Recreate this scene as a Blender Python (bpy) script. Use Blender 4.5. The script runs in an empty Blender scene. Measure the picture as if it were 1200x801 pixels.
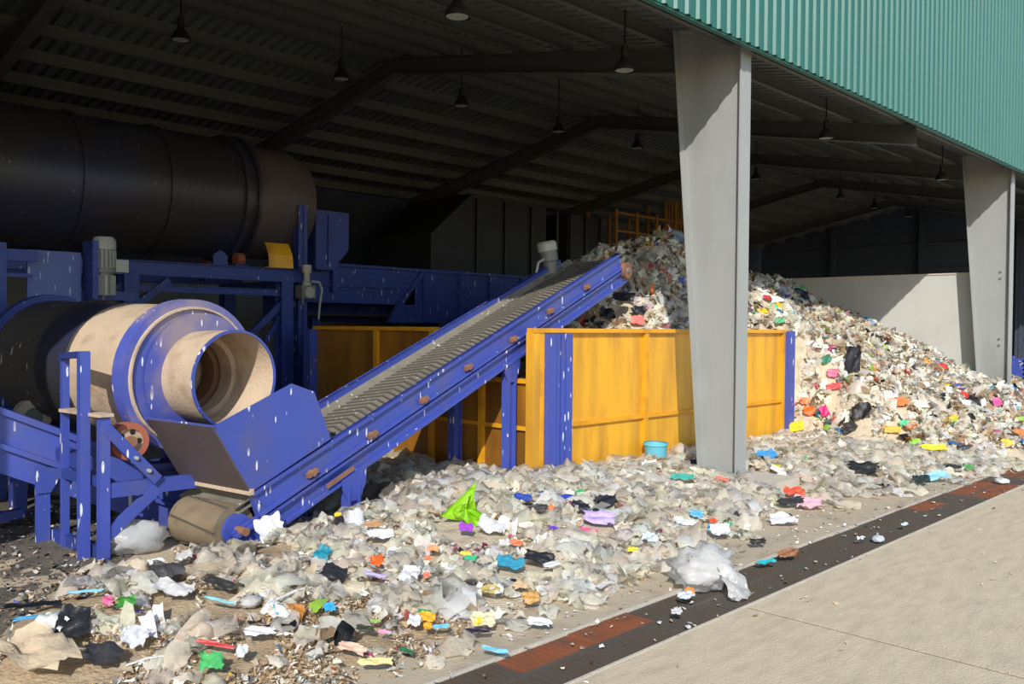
import bpy, math, random
import numpy as np
from mathutils import Vector, Matrix

# ------------------------------------------------------------ camera, sky, sun, exposure
scene = bpy.context.scene
COL = scene.collection
FOC, YAW, PITCH, ROLL, EYE = 1028.0, 0.796, 0.01801, -0.00867, 1.85

def cam_axes():
    cy, sy = math.cos(YAW), math.sin(YAW)
    fwd = np.array([sy*math.cos(PITCH), cy*math.cos(PITCH), -math.sin(PITCH)])
    r = np.array([cy, -sy, 0.0]); d = np.cross(fwd, r)
    c, s = math.cos(ROLL), math.sin(ROLL)
    return np.array([c*r+s*d, -s*r+c*d, fwd])
AX = cam_axes()
cam_data = bpy.data.cameras.new('camera')
cam = bpy.data.objects.new('camera', cam_data); COL.objects.link(cam)
cam_data.sensor_width = 36.0; cam_data.lens = FOC/1200*36.0
cam_data.clip_start = 0.05; cam_data.clip_end = 300
Rm = Matrix(((AX[0][0], -AX[1][0], -AX[2][0]), (AX[0][1], -AX[1][1], -AX[2][1]), (AX[0][2], -AX[1][2], -AX[2][2])))
cam.matrix_world = Matrix.Translation((0, 0, EYE)) @ Rm.to_4x4()
scene.camera = cam

SUN = Vector((1.2, 1.0, -1.0)).normalized()
world = bpy.data.worlds.new('sky'); scene.world = world; world.use_nodes = True
wn = world.node_tree; wn.nodes.clear()
sky = wn.nodes.new('ShaderNodeTexSky'); sky.sky_type = 'NISHITA'; sky.sun_disc = False
sky.sun_elevation = math.asin(-SUN.z); sky.sun_rotation = math.atan2(-SUN.x, -SUN.y)
sky.air_density = 1.0; sky.dust_density = .4; sky.ozone_density = 2.0
bg = wn.nodes.new('ShaderNodeBackground'); bg.inputs['Strength'].default_value = 0.2
wo = wn.nodes.new('ShaderNodeOutputWorld')
wn.links.new(sky.outputs[0], bg.inputs[0]); wn.links.new(bg.outputs[0], wo.inputs[0])
sun_data = bpy.data.lights.new('sun', 'SUN'); sun_data.energy = 4.3; sun_data.angle = 0.009; sun_data.color = (1.0, 0.965, 0.91)
sun = bpy.data.objects.new('sun', sun_data); COL.objects.link(sun)
sun.rotation_euler = SUN.to_track_quat('-Z', 'Y').to_euler(); sun.location = (-12, -10, 14)
vs = scene.view_settings
vs.view_transform = 'Standard'; vs.look = 'None'; vs.gamma = 1.0; vs.use_curve_mapping = False; vs.exposure = 0.0

# ------------------------------------------------------------ helpers
rng = np.random.default_rng(7); random.seed(7)
def at(x, y, X=None, Y=None, Z=None):
    d = AX.T @ np.array([(x-600)/FOC, (y-400.5)/FOC, 1.0])
    t = X/d[0] if X is not None else (Y/d[1] if Y is not None else (Z-EYE)/d[2])
    return Vector((0, 0, EYE)) + Vector(d)*float(t)
def rgb(r, g, b):
    f = lambda v: (v/255/12.92 if v/255 <= .04045 else ((v/255+.055)/1.055)**2.4)
    return (f(r), f(g), f(b), 1.0)

def mat(name, c, rough=.6, metal=0.0, var=.25, scale=3.0, bump=0.0, bscale=40.0, dirt=None, damt=0.0, dscale=2.0, dstretch=(1, 1, 1), flecks=0.0, fcol=(.8, .8, .78, 1), fsize=.4, coat=0.0, dlo=.5, dhi=.75):
    m = bpy.data.materials.new(name); m.use_nodes = True
    nt = m.node_tree; N = nt.nodes; L = nt.links
    b = N['Principled BSDF']; b.inputs['Roughness'].default_value = rough; b.inputs['Metallic'].default_value = metal
    tc = N.new('ShaderNodeTexCoord')
    def noise(s, det=4, stretch=(1, 1, 1), off=0):
        mp = N.new('ShaderNodeMapping'); mp.inputs['Scale'].default_value = stretch; mp.inputs['Location'].default_value = (off, off*.7, off*.3)
        L.new(tc.outputs['Object'], mp.inputs[0])
        n = N.new('ShaderNodeTexNoise'); n.inputs['Scale'].default_value = s; n.inputs['Detail'].default_value = det
        L.new(mp.outputs[0], n.inputs['Vector']); return n
    def mixc(fac, a, bcol):
        mx = N.new('ShaderNodeMix'); mx.data_type = 'RGBA'
        L.new(fac, mx.inputs[0])
        if isinstance(a, tuple): mx.inputs[6].default_value = a
        else: L.new(a, mx.inputs[6])
        if isinstance(bcol, tuple): mx.inputs[7].default_value = bcol
        else: L.new(bcol, mx.inputs[7])
        return mx.outputs[2]
    n = noise(scale)
    dark = tuple(v*(1-var) for v in c[:3])+(1,); lite = tuple(min(1, v*(1+var)) for v in c[:3])+(1,)
    out = mixc(n.outputs[0], dark, lite)
    def ramp(src, lo, hi):
        r = N.new('ShaderNodeMapRange'); r.inputs[1].default_value = lo; r.inputs[2].default_value = hi; L.new(src, r.inputs[0]); return r.outputs[0]
    if dirt:
        n2 = noise(dscale, 6, dstretch, 3.7)
        f = ramp(n2.outputs[0], dlo, dhi)
        mu = N.new('ShaderNodeMath'); mu.operation = 'MULTIPLY'; mu.inputs[1].default_value = damt; L.new(f, mu.inputs[0])
        out = mixc(mu.outputs[0], out, dirt)
    if flecks > 0:
        mp = N.new('ShaderNodeMapping'); mp.inputs['Scale'].default_value = (2.2, 2.2, .5); L.new(tc.outputs['Object'], mp.inputs[0])
        v = N.new('ShaderNodeTexVoronoi'); v.inputs['Scale'].default_value = 12.0; L.new(mp.outputs[0], v.inputs['Vector'])
        n3 = noise(2.3, 2, (1, 1, 1), 9.1)
        sep = N.new('ShaderNodeSeparateColor'); L.new(v.outputs['Color'], sep.inputs[0])
        sq = N.new('ShaderNodeMath'); sq.operation = 'POWER'; sq.inputs[1].default_value = 3.5; L.new(sep.outputs[0], sq.inputs[0])
        ml = N.new('ShaderNodeMath'); ml.operation = 'MULTIPLY'; ml.inputs[1].default_value = fsize; L.new(sq.outputs[0], ml.inputs[0])
        sb = N.new('ShaderNodeMath'); sb.operation = 'SUBTRACT'; L.new(ml.outputs[0], sb.inputs[0]); L.new(v.outputs['Distance'], sb.inputs[1])
        r1 = ramp(sb.outputs[0], 0.0, .03)
        r2 = ramp(n3.outputs[0], .42, .48)
        n4 = noise(60, 2, (1, 1, .3), 5.5); r3 = ramp(n4.outputs[0], .3, .42)
        mu = N.new('ShaderNodeMath'); mu.operation = 'MULTIPLY'; L.new(r1, mu.inputs[0]); L.new(r2, mu.inputs[1])
        mu3 = N.new('ShaderNodeMath'); mu3.operation = 'MULTIPLY'; L.new(mu.outputs[0], mu3.inputs[0]); L.new(r3, mu3.inputs[1])
        mu2 = N.new('ShaderNodeMath'); mu2.operation = 'MULTIPLY'; mu2.inputs[1].default_value = flecks; L.new(mu3.outputs[0], mu2.inputs[0])
        out = mixc(mu2.outputs[0], out, fcol)
    L.new(out, b.inputs['Base Color'])
    if bump:
        nb = noise(bscale, 5, (1, 1, 1), 1.3)
        bp = N.new('ShaderNodeBump'); bp.inputs['Strength'].default_value = bump; bp.inputs['Distance'].default_value = .02
        L.new(nb.outputs[0], bp.inputs['Height']); L.new(bp.outputs[0], b.inputs['Normal'])
    if coat: b.inputs['Coat Weight'].default_value = coat
    return m

def film_mat(name, c=None, transp=.4, rough=.3, transl=.35, attr=False):
    m = bpy.data.materials.new(name); m.use_nodes = True
    nt = m.node_tree; N = nt.nodes; L = nt.links
    b = N['Principled BSDF']; b.inputs['Roughness'].default_value = rough
    out = N['Material Output']
    tl = N.new('ShaderNodeBsdfTranslucent'); tp = N.new('ShaderNodeBsdfTransparent')
    m1 = N.new('ShaderNodeMixShader'); m1.inputs[0].default_value = transl
    m2 = N.new('ShaderNodeMixShader')
    if attr:
        a = N.new('ShaderNodeAttribute'); a.attribute_name = 'Col'; src = a.outputs['Color']
        L.new(src, b.inputs['Base Color']); L.new(src, tl.inputs['Color'])
    else:
        b.inputs['Base Color'].default_value = c; tl.inputs['Color'].default_value = c
    L.new(b.outputs[0], m1.inputs[1]); L.new(tl.outputs[0], m1.inputs[2])
    m2.inputs[0].default_value = transp
    L.new(m1.outputs[0], m2.inputs[1]); L.new(tp.outputs[0], m2.inputs[2])
    L.new((m2 if transp > 0 else m1).outputs[0], out.inputs['Surface'])
    tc = N.new('ShaderNodeTexCoord'); nb = N.new('ShaderNodeTexNoise'); nb.inputs['Scale'].default_value = 28; nb.inputs['Detail'].default_value = 3
    L.new(tc.outputs['Object'], nb.inputs['Vector'])
    bp = N.new('ShaderNodeBump'); bp.inputs['Strength'].default_value = .6; bp.inputs['Distance'].default_value = .015
    L.new(nb.outputs[0], bp.inputs['Height']); L.new(bp.outputs[0], b.inputs['Normal'])
    return m

def tag(o, label=None, cat=None, group=None, kind=None):
    if label: o['label'] = label
    if cat: o['category'] = cat
    if group: o['group'] = group
    if kind: o['kind'] = kind
    return o
def empty(name, loc, label=None, cat=None, group=None):
    o = bpy.data.objects.new(name, None); COL.objects.link(o); o.location = loc; o.empty_display_size = .2
    return tag(o, label, cat, group)
def link(name, me, parent=None):
    o = bpy.data.objects.new(name, me); COL.objects.link(o)
    if parent:
        o.parent = parent
        p = Vector((0, 0, 0)); q = parent
        while q: p += q.location; q = q.parent
        o.location = -p       # meshes are written in world coordinates; parents are never rotated
    return o

class MB:
    def __init__(s): s.v = []; s.f = []; s.sm = []
    def add(s, vs_, fs_, smooth=False):
        k = len(s.v); s.v += [tuple(v) for v in vs_]; s.f += [tuple(i+k for i in f) for f in fs_]; s.sm += [smooth]*len(fs_); return s
    def obox(s, c, ax, h):
        c = Vector(c); a = [Vector(x).normalized()*hh for x, hh in zip(ax, h)]
        vv = [c+a[0]*i+a[1]*j+a[2]*k for i in (-1, 1) for j in (-1, 1) for k in (-1, 1)]
        ff = [(0, 1, 3, 2), (4, 6, 7, 5), (0, 4, 5, 1), (2, 3, 7, 6), (0, 2, 6, 4), (1, 5, 7, 3)]
        if a[0].cross(a[1]).dot(a[2]) < 0: ff = [f[::-1] for f in ff]
        return s.add(vv, ff)
    def box(s, x0, x1, y0, y1, z0, z1):
        return s.obox(((x0+x1)/2, (y0+y1)/2, (z0+z1)/2), ((1, 0, 0), (0, 1, 0), (0, 0, 1)), (abs(x1-x0)/2, abs(y1-y0)/2, abs(z1-z0)/2))
    def bar(s, p, q, w, h, up=(0, 0, 1)):
        p = Vector(p); q = Vector(q); d = (q-p).normalized(); up = Vector(up)
        if abs(d.dot(up)) > .99: up = Vector((1, 0, 0))
        sd = d.cross(up).normalized(); u2 = sd.cross(d)
        return s.obox((p+q)/2, (d, sd, u2), ((q-p).length/2, w/2, h/2))
    def ibeam(s, p, q, w, h, t=.012, up=(0, 0, 1)):
        p = Vector(p); q = Vector(q); d = (q-p).normalized(); up = Vector(up)
        if abs(d.dot(up)) > .99: up = Vector((1, 0, 0))
        sd = d.cross(up).normalized(); u2 = sd.cross(d); c = (p+q)/2; hl = (q-p).length/2
        s.obox(c, (d, sd, u2), (hl, t/2, h/2)); s.obox(c+u2*(h/2-t/2), (d, sd, u2), (hl, w/2, t/2)); s.obox(c-u2*(h/2-t/2), (d, sd, u2), (hl, w/2, t/2)); return s
    def lathe(s, p, axis, prof, n=24, cap=(True, True), smooth=True):
        # prof: list of (distance along axis, radius)
        p = Vector(p); a = Vector(axis).normalized(); u = a.orthogonal().normalized(); w = a.cross(u)
        ring = lambda t, r: [p+a*t+(u*math.cos(2*math.pi*i/n)+w*math.sin(2*math.pi*i/n))*r for i in range(n)]
        m = len(prof); last = None
        for j in range(m-1):
            d1 = Vector((prof[j+1][0]-prof[j][0], prof[j+1][1]-prof[j][1]))
            if d1.length < 1e-9: continue
            soft = last is not None and last.normalized().dot(d1.normalized()) > .8
            k0 = len(s.v)-n if soft else len(s.v)
            if not soft: s.v += [tuple(v) for v in ring(*prof[j])]
            k1 = len(s.v); s.v += [tuple(v) for v in ring(*prof[j+1])]
            for i in range(n):
                i2 = (i+1) % n; s.f.append((k0+i, k0+i2, k1+i2, k1+i)); s.sm.append(smooth)
            last = d1
        for e, tr in ((0, prof[0]), (1, prof[-1])):
            if cap[e] and tr[1] > 1e-6:
                k = len(s.v); s.v += [tuple(v) for v in ring(*tr)]
                f = tuple(k+i for i in range(n)); s.f.append(f if e else f[::-1]); s.sm.append(False)
        return s
    def cyl(s, p, q, r, n=16, smooth=True):
        p = Vector(p); q = Vector(q); return s.lathe(p, q-p, [(0, r), ((q-p).length, r)], n, smooth=smooth)
    def tube(s, pts, r, n=8):
        for a, b in zip(pts[:-1], pts[1:]): s.cyl(a, b, r, n)
        return s
    def prism(s, poly, ext):
        # poly: planar list of points, ext: extrusion vector
        n = len(poly); P0 = [Vector(p) for p in poly]; e = Vector(ext); vv = P0+[p+e for p in P0]
        ff = [tuple(range(n)), tuple(range(n, 2*n))[::-1]]+[(i, i+n, (i+1) % n+n, (i+1) % n) for i in range(n)]
        nrm = (P0[1]-P0[0]).cross(P0[2]-P0[0])
        if nrm.dot(e) > 0: ff = [f[::-1] for f in ff]
        return s.add(vv, ff)
    def mesh(s, name, m):
        me = bpy.data.meshes.new(name); me.from_pydata([tuple(v) for v in s.v], [], s.f)
        me.polygons.foreach_set('use_smooth', s.sm); me.materials.append(m); me.update(); return me
    def build(s, name, m, parent=None): return link(name, s.mesh(name, m), parent)
    def struct(s, name, m, parent=None, label=None, cat=None):
        o = s.build(name, m, parent); 
        if not parent: tag(o, label, cat, kind='structure')
        return o

def vnoise(x, y, s, seed=0):
    x = np.asarray(x, float)*s; y = np.asarray(y, float)*s
    r = np.random.default_rng(seed).random((64, 64))
    xi = np.floor(x).astype(int); yi = np.floor(y).astype(int); fx = x-xi; fy = y-yi
    fx = fx*fx*(3-2*fx); fy = fy*fy*(3-2*fy)
    g = lambda a, b: r[a % 64, b % 64]
    return (g(xi, yi)*(1-fx)*(1-fy)+g(xi+1, yi)*fx*(1-fy)+g(xi, yi+1)*(1-fx)*fy+g(xi+1, yi+1)*fx*fy)-.5

# ------------------------------------------------------------ materials
M = {}
M['concrete'] = mat('pale_concrete', rgb(206, 188, 158), .85, var=.1, scale=9, bump=.35, bscale=70, dirt=rgb(170, 154, 130), damt=.45, dscale=9, dstretch=(.35, 1.4, 1), dlo=.42, dhi=.7)
M['floor'] = mat('hall_floor', rgb(186, 170, 144), .85, var=.12, scale=6, bump=.3, dirt=rgb(140, 126, 106), damt=.6, dscale=5)
M['plinth'] = mat('plinth_concrete', rgb(196, 186, 168), .85, var=.12, scale=5, bump=.3)
M['pit'] = mat('drain_pit', rgb(38, 34, 29), .9)
M['grate'] = mat('rusted_grate', rgb(98, 90, 80), .65, .3, var=.3, scale=2, dirt=rgb(112, 82, 62), damt=.6, dscale=3)
M['steelgrey'] = mat('grey_painted_steel', rgb(152, 154, 150), .5, 0, var=.08, scale=2, dirt=rgb(120, 120, 114), damt=.45, dscale=1.6, dstretch=(1, 1, .35), flecks=.0)
M['green'] = mat('green_cladding', rgb(48, 104, 92), .4, var=.07, scale=.8, dirt=rgb(44, 94, 84), damt=.4, dscale=.8, dstretch=(1, 1, .2))
M['roof'] = mat('roof_sheet', rgb(122, 128, 128), .4, .45, var=.25, scale=.5)
M['roofsteel'] = mat('roof_steel', rgb(84, 84, 82), .6, .1, var=.15)
M['purlin'] = mat('galvanised_purlin', rgb(100, 100, 96), .5, .3, var=.12)
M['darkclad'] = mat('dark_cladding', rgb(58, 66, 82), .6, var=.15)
M['whitewall'] = mat('white_wall', rgb(190, 189, 182), .8, var=.04, scale=1.2, dirt=rgb(160, 158, 150), damt=.4, dscale=1.2)
M['greywall'] = mat('grey_wall', rgb(150, 158, 156), .8, var=.1)
M['blue'] = mat('blue_paint', rgb(64, 80, 162), .42, var=.1, scale=2.5, dirt=rgb(98, 92, 108), damt=.45, dscale=3, flecks=.9)
M['bluedark'] = mat('old_blue_paint', rgb(46, 62, 132), .5, var=.15, scale=2, dirt=rgb(40, 44, 70), damt=.6, dscale=2, flecks=.5)
M['drumdark'] = mat('dark_drum_steel', rgb(58, 55, 56), .4, .25, var=.25, scale=1.5, dirt=rgb(44, 52, 96), damt=.6, dscale=.9, flecks=.45, fsize=.2, dlo=.42, dhi=.7)
M['drumbody'] = mat('shaded_drum_paint', rgb(78, 74, 70), .55, .1, var=.2, scale=2, flecks=.5, dirt=rgb(58, 54, 52), damt=.7, dscale=2)  # dark tone holds the facade's shade on the drum body
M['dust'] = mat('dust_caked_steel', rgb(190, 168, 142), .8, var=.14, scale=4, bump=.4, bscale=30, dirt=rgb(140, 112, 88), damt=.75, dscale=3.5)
M['platebl'] = mat('dusty_blue_plate', rgb(74, 86, 168), .5, var=.12, scale=2, dirt=rgb(150, 134, 136), damt=.85, dlo=.4, dhi=.7, dscale=2.6, flecks=1.0)
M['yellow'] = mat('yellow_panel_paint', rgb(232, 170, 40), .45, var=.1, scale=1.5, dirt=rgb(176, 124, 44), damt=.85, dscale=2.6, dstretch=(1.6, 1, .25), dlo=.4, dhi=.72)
M['yellowend'] = mat('shaded_soiled_yellow', rgb(176, 118, 28), .5, var=.14, scale=1.5, flecks=.5, dirt=rgb(104, 68, 26), damt=.85, dlo=.38, dhi=.68, dscale=2.0, dstretch=(1, 1, .3))  # browner than the front panels: dirt plus the end wall's shade, in the colour
M['yellowrib'] = mat('yellow_rib_paint', rgb(226, 158, 28), .5, var=.12, scale=3, dirt=rgb(150, 96, 30), damt=.6, dscale=4)
M['rubber'] = mat('dusty_rubber', rgb(122, 116, 102), .9, var=.2, scale=3, bump=.3, flecks=.6, dirt=rgb(92, 86, 74), damt=.7, dscale=3)
M['cleat'] = mat('dusty_cleat', rgb(84, 79, 70), .9, var=.2)
M['rubberbrown'] = mat('brown_rubber', rgb(128, 112, 88), .85, var=.2, scale=5, dirt=rgb(84, 72, 56), damt=.7, dscale=6)
M['paleblue'] = mat('faded_blue_plate', rgb(84, 98, 156), .5, var=.1, scale=2, dirt=rgb(70, 82, 130), damt=.5, flecks=.4)
M['brownsteel'] = mat('brown_steel', rgb(92, 80, 78), .55, .1, var=.15, scale=3, dirt=rgb(60, 56, 66), damt=.5)
M['rust'] = mat('rusty_iron', rgb(140, 100, 74), .8, .1, var=.3, scale=12)
M['tyre'] = mat('rust_red_tyre', rgb(160, 92, 70), .7, var=.2, scale=10)
M['motor'] = mat('grey_motor_paint', rgb(168, 166, 152), .5, var=.1, scale=6)
M['motorfin'] = mat('motor_fins', rgb(120, 120, 112), .55, .2, var=.15, scale=9)
M['black'] = mat('black_metal', rgb(30, 30, 32), .5)
M['lens'] = mat('lamp_lens', rgb(170, 170, 160), .2)
M['mud'] = mat('dark_mud', rgb(104, 96, 84), .9, var=.35, scale=5, bump=.8, bscale=30, dirt=rgb(64, 58, 50), damt=.8, dscale=2)
M['soil'] = mat('litter_soil', rgb(176, 154, 122), .95, var=.3, scale=12, bump=1.0, bscale=34, dirt=rgb(128, 108, 82), damt=.7, dscale=6)
M['bed'] = mat('litter_bed', rgb(204, 188, 160), .95, var=.25, scale=9, bump=1.0, bscale=34, dirt=rgb(160, 140, 112), damt=.8, dscale=6)
M['cabin'] = mat('near_black_steel', rgb(36, 38, 42), .6, var=.15)  # near-black tone for the cabin and the silo
M['tub'] = mat('blue_tub', rgb(104, 186, 206), .4, var=.1)
M['stickw'] = mat('pale_stick', rgb(222, 212, 196), .7)

# ------------------------------------------------------------ setting: floor, drain
SL = MB().box(-9, 40, 3.44, 26, -.35, -.25)
floor = SL.struct('floor', M['floor'], label='concrete floor of the hall and the yard in front of it', cat='floor')
for x0, x1 in ((-9, -5.19), (-5.17, 5.225), (5.25, 15.7), (15.72, 40)):
    MB().box(x0, x1, -6, 2.93, -.25, 0).build('concrete_slab', M['concrete'], floor)
for x in (-5.18, 5.2375, 15.71): MB().box(x-.02, x+.02, -6, 2.93, -.2, -.006).build('joint_filler', M['pit'], floor)
for x0, x1 in ((-9, 2.4), (2.41, 9.0), (9.01, 19.6), (19.61, 40)):
    MB().box(x0, x1, 3.46, 26, -.25, 0).build('hall_slab', M['floor'], floor)
drain = empty('drain_channel', (6, 3.195, 0), 'long drain channel with rusty bar grates along the edge of the yard', 'drain')
MB().box(-3, 24, 2.93, 3.46, -.25, -.2).build('channel_bed', M['pit'], drain)
MB().box(-3, 24, 2.93, 2.95, -.2, .004).build('edge_angle', M['plinth'], drain)
MB().box(-3, 24, 3.44, 3.46, -.2, .004).build('edge_angle', M['plinth'], drain)
MB().box(-3, 24, 3.185, 3.21, -.2, -.006).build('centre_rail', M['grate'], drain)
gm = MB(); GL = .6
for i in range(12):
    x = .024+i*(GL-.012)/12; gm.box(x-.004, x+.016, .012, .205, -.045, 0)
gm.box(0, GL-.012, 0, .012, -.045, 0); gm.box(0, GL-.012, .205, .217, -.045, 0)
gme = gm.mesh('grate', M['grate'])
M['rustgrate'] = mat('rust_red_grate', rgb(140, 82, 54), .8, .1, var=.3, scale=4, dirt=rgb(92, 74, 62), damt=.7, dscale=6)
gme_r = gm.mesh('grate', M['rustgrate'])
for row in (2.965, 3.212):
    for i in range(40):
        o = bpy.data.objects.new('grate', gme_r if (row > 3.1 and i in (9, 10, 19)) or i in (21, 22, 24) else gme); COL.objects.link(o); o.parent = drain
        o.location = Vector((-2+i*GL, row, random.uniform(-.012, -.004)))-drain.location

# ------------------------------------------------------------ setting: roof, walls, facade
RY, RZ, SLP, YE, YB = 11.54, 6.44, .185, 5.05, 18.0
def zr(y): return RZ-SLP*abs(y-RY)
def corr_sheet(x0, x1, pitch, fn, depth):
    # fn(x, k, d): 3D point for profile offset d on row k (0/1)
    prof = [(0, 0), (.55, 0), (.66, 1), (.89, 1)]
    xs = []; n = int((x1-x0)/pitch)
    for i in range(n):
        for a, d in prof: xs.append((x0+(i+a)*pitch, d*depth))
    vv = [fn(x, 0, d) for x, d in xs]+[fn(x, 1, d) for x, d in xs]; m = len(xs)
    return MB().add(vv, [(i, i+1, m+i+1, m+i) for i in range(m-1)])
ceiling = corr_sheet(-7, 34, .2, lambda x, k, d: (x, YE if k == 0 else RY, zr(YE if k == 0 else RY)+.02+d), .055).struct('ceiling', M['roof'], label='corrugated metal roof on steel rafters and purlins over the hall', cat='roof')
corr_sheet(-7, 34, .2, lambda x, k, d: (x, RY if k == 0 else YB, zr(RY if k == 0 else YB)+.02+d), .055).build('roof_sheet', M['roof'], ceiling)
for sgn in (-1, 1):
    n = 8
    for i in range(n):
        y = RY+sgn*(.28+i*.86) if sgn > 0 else RY-(.28+i*.84)
        z = zr(y)-.08
        mb = MB(); mb.box(-7, 34, y-.004, y+.004, z-.1, z+.1); mb.box(-7, 34, y-.07, y, z-.1, z-.09); mb.box(-7, 34, y, y+.07, z+.09, z+.1)
        mb.build('purlin', M['purlin'], ceiling)
FR = [-1.3, 3.92, 9.06, 14.4, 19.5, 24.8, 30.1]
for k, X in enumerate(FR):
    for sgn, ye in ((-1, 6.1 if k in (0, 2, 4) else 5.2), (1, YB-.05)):
        mb = MB(); p0 = Vector((X, ye, zr(ye)-.2)); p1 = Vector((X, RY, RZ-.2))
        h0, h1 = .3, .24
        for za, zb, w, in ((0, 0, .18), (1, 1, .18)):
            pa = p0-Vector((0, 0, h0*za)); pb = p1-Vector((0, 0, h1*zb)); mb.bar(pa, pb, w, .014)
        mb.prism([p0, p1, p1-Vector((0, 0, h1)), p0-Vector((0, 0, h0))], (.01, 0, 0))
        mb.build('rafter', M['roofsteel'], ceiling)
MB().bar((-7, 5.12, 5.44), (34, 5.12, 5.44), .1, .12).build('eaves_beam', M['roofsteel'], ceiling)

facade = corr_sheet(-9, 26, .2, lambda x, k, d: (x, 4.97-d, 4.99 if k == 0 else 9.2), .03).struct('wall_front', M['green'], label='green corrugated cladding above the hall opening', cat='wall')
MB().box(-9, 26, 4.98, 5.04, 4.97, 5.0).build('cladding_trim', M['green'], facade)
for z in (5.1, 6.4, 7.8): MB().box(-9, 26, 4.985, 5.05, z-.06, z+.06).build('cladding_rail', M['roofsteel'], facade)

wb = MB().box(-7, 34, YB, YB+.2, 0, 3.0).struct('wall_back', M['greywall'], label='grey wall at the back of the hall with dark cladding above', cat='wall')
MB().box(-7, 34, YB+.05, YB+.15, 3.0, 5.3).build('upper_cladding', M['darkclad'], wb)
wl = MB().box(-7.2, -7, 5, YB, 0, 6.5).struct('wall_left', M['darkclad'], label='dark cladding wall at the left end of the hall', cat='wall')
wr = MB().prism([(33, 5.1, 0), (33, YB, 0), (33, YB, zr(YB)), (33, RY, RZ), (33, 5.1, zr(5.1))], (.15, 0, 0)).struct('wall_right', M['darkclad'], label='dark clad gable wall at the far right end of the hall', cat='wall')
for z in (1.6, 2.9, 4.0, 4.9): MB().box(32.9, 33, 5.3, YB-.1, z-.05, z+.05).build('girt', M['darkclad'], wr)
for y in (8.4, RY, 14.8): MB().ibeam((32.8, y, 0), (32.8, y, zr(y)-.3), .2, .25, up=(1, 0, 0)).build('gable_post', M['darkclad'], wr)
wp = MB().box(19.9, 20.1, 5.75, 16.5, 0, 3.03).struct('wall_right.001', M['whitewall'], label='white concrete push wall behind the refuse heap', cat='wall')
MB().box(19.88, 20.12, 5.75, 16.5, 3.03, 3.06).build('wall_cap', M['plinth'], wp)

def column(X, zbase, label, plinth):
    t = empty('steel_column', (X, 5.4, 0), label, 'column')
    ft, fb = 6.08, 5.66; zt = 5.44
    MB().prism([(X-.005, 5.18, zbase), (X-.005, fb, zbase), (X-.005, ft, 5.48), (X-.005, 5.18, 5.5)], (.012, 0, 0)).build('web', M['steelgrey'], t)
    MB().box(X-.11, X+.11, 5.16, 5.18, zbase, 5.52).build('outer_flange', M['steelgrey'], t)
    MB().bar((X, fb+.008, zbase), (X, ft+.008, zt), .2, .018, up=(0, 1, 0)).build('inner_flange', M['steelgrey'], t)
    MB().bar((X, ft, 5.5), (X, 5.16, 5.52), .2, .02).build('cap_plate', M['steelgrey'], t)
    MB().box(X-.16, X+.16, 5.08, fb+.1, zbase, zbase+.025).build('base_plate', M['steelgrey'], t)
    for dx in (-.13, .13):
        for y in (5.12, fb+.06): MB().cyl((X+dx, y, zbase), (X+dx, y, zbase+.07), .014, 8).build('anchor_bolt', M['motorfin'], t)
    for z in (1.55, 2.9) if X > 15 else ():
        for dz in (0, .13): MB().cyl((X-.03, 5.36, z+dz), (X, 5.36, z+dz), .02, 8).build('bolt_hole', M['motorfin'], t)
    return t
pl = MB().box(8.72, 9.42, 4.62, 6.0, 0, .16); pl = pl.build('concrete_plinth', M['plinth']); tag(pl, 'square concrete plinth under the foot of the nearer grey steel column', 'plinth')
column(9.06, .16, 'tall tapering grey steel column standing in front of the yellow bin', True)
column(19.55, 0.0, 'grey steel column at the right rising out of the refuse slope', False)
column(-1.3, 0.0, 'grey steel column left of the conveyors at the hall front', False)

# hanging high bay lamps
LP = [(212, 38, 10.6), (536, 8, 6.1), (732, 73, 6.1), (541, 117, 10.3), (400, 85, 10.6), (655, 148, 10.4), (747, 168, 10.3), (968, 155, 6.1), (1104, 205, 6.0), (985, 228, 9.9), (1025, 240, 10.1), (1065, 250, 10.0), (886, 205, 10.2)]
LLAB = ['high bay lamp with a bright lens hanging above the big dark drum', 'high bay lamp at the top edge of the photo above the belt head', 'high bay lamp on a long rod just left of the big grey column', 'high bay lamp hanging from the dark roof left of the second rafter', 'high bay lamp hanging close to the nearest sloping rafter', 'high bay lamp hanging beside the second sloping rafter', 'small high bay lamp hanging behind the second rafter above the heap', 'high bay lamp hanging just right of the big grey column', 'high bay lamp hanging beside the top of the far grey column', 'small high bay lamp under the pinkish roof panels, left of the far pair', 'small high bay lamp second from last before the dark gable', 'small high bay lamp nearest to the dark gable', 'high bay lamp half hidden right of the big column, under the rear roof slope']
for (px, py, Y), lab in zip(LP, LLAB):
    p = at(px, py, Y=Y)
    if p.z > zr(Y)-.3: p = at(px, py, Y=Y-.5)
    t = empty('high_bay_lamp', p, lab, 'lamp', 'high bay lamps under the roof')
    top = zr(p.y)-.0
    MB().lathe(p-Vector((0, 0, .1)), (0, 0, 1), [(0, .12), (.03, .117), (.09, .09), (.14, .05), (.17, .04)], 16, (False, True)).build('reflector', M['black'], t)
    MB().lathe(p-Vector((0, 0, .1)), (0, 0, 1), [(.01, .105), (.02, .105)], 16).build('lens', M['lens'], t)
    MB().lathe(p+Vector((0, 0, .06)), (0, 0, 1), [(0, .045), (.12, .045)], 12).build('ballast_housing', M['black'], t)
    MB().cyl(p+Vector((0, 0, .18)), (p.x, p.y, top), .012, 6).build('hanging_rod', M['black'], t)

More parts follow.
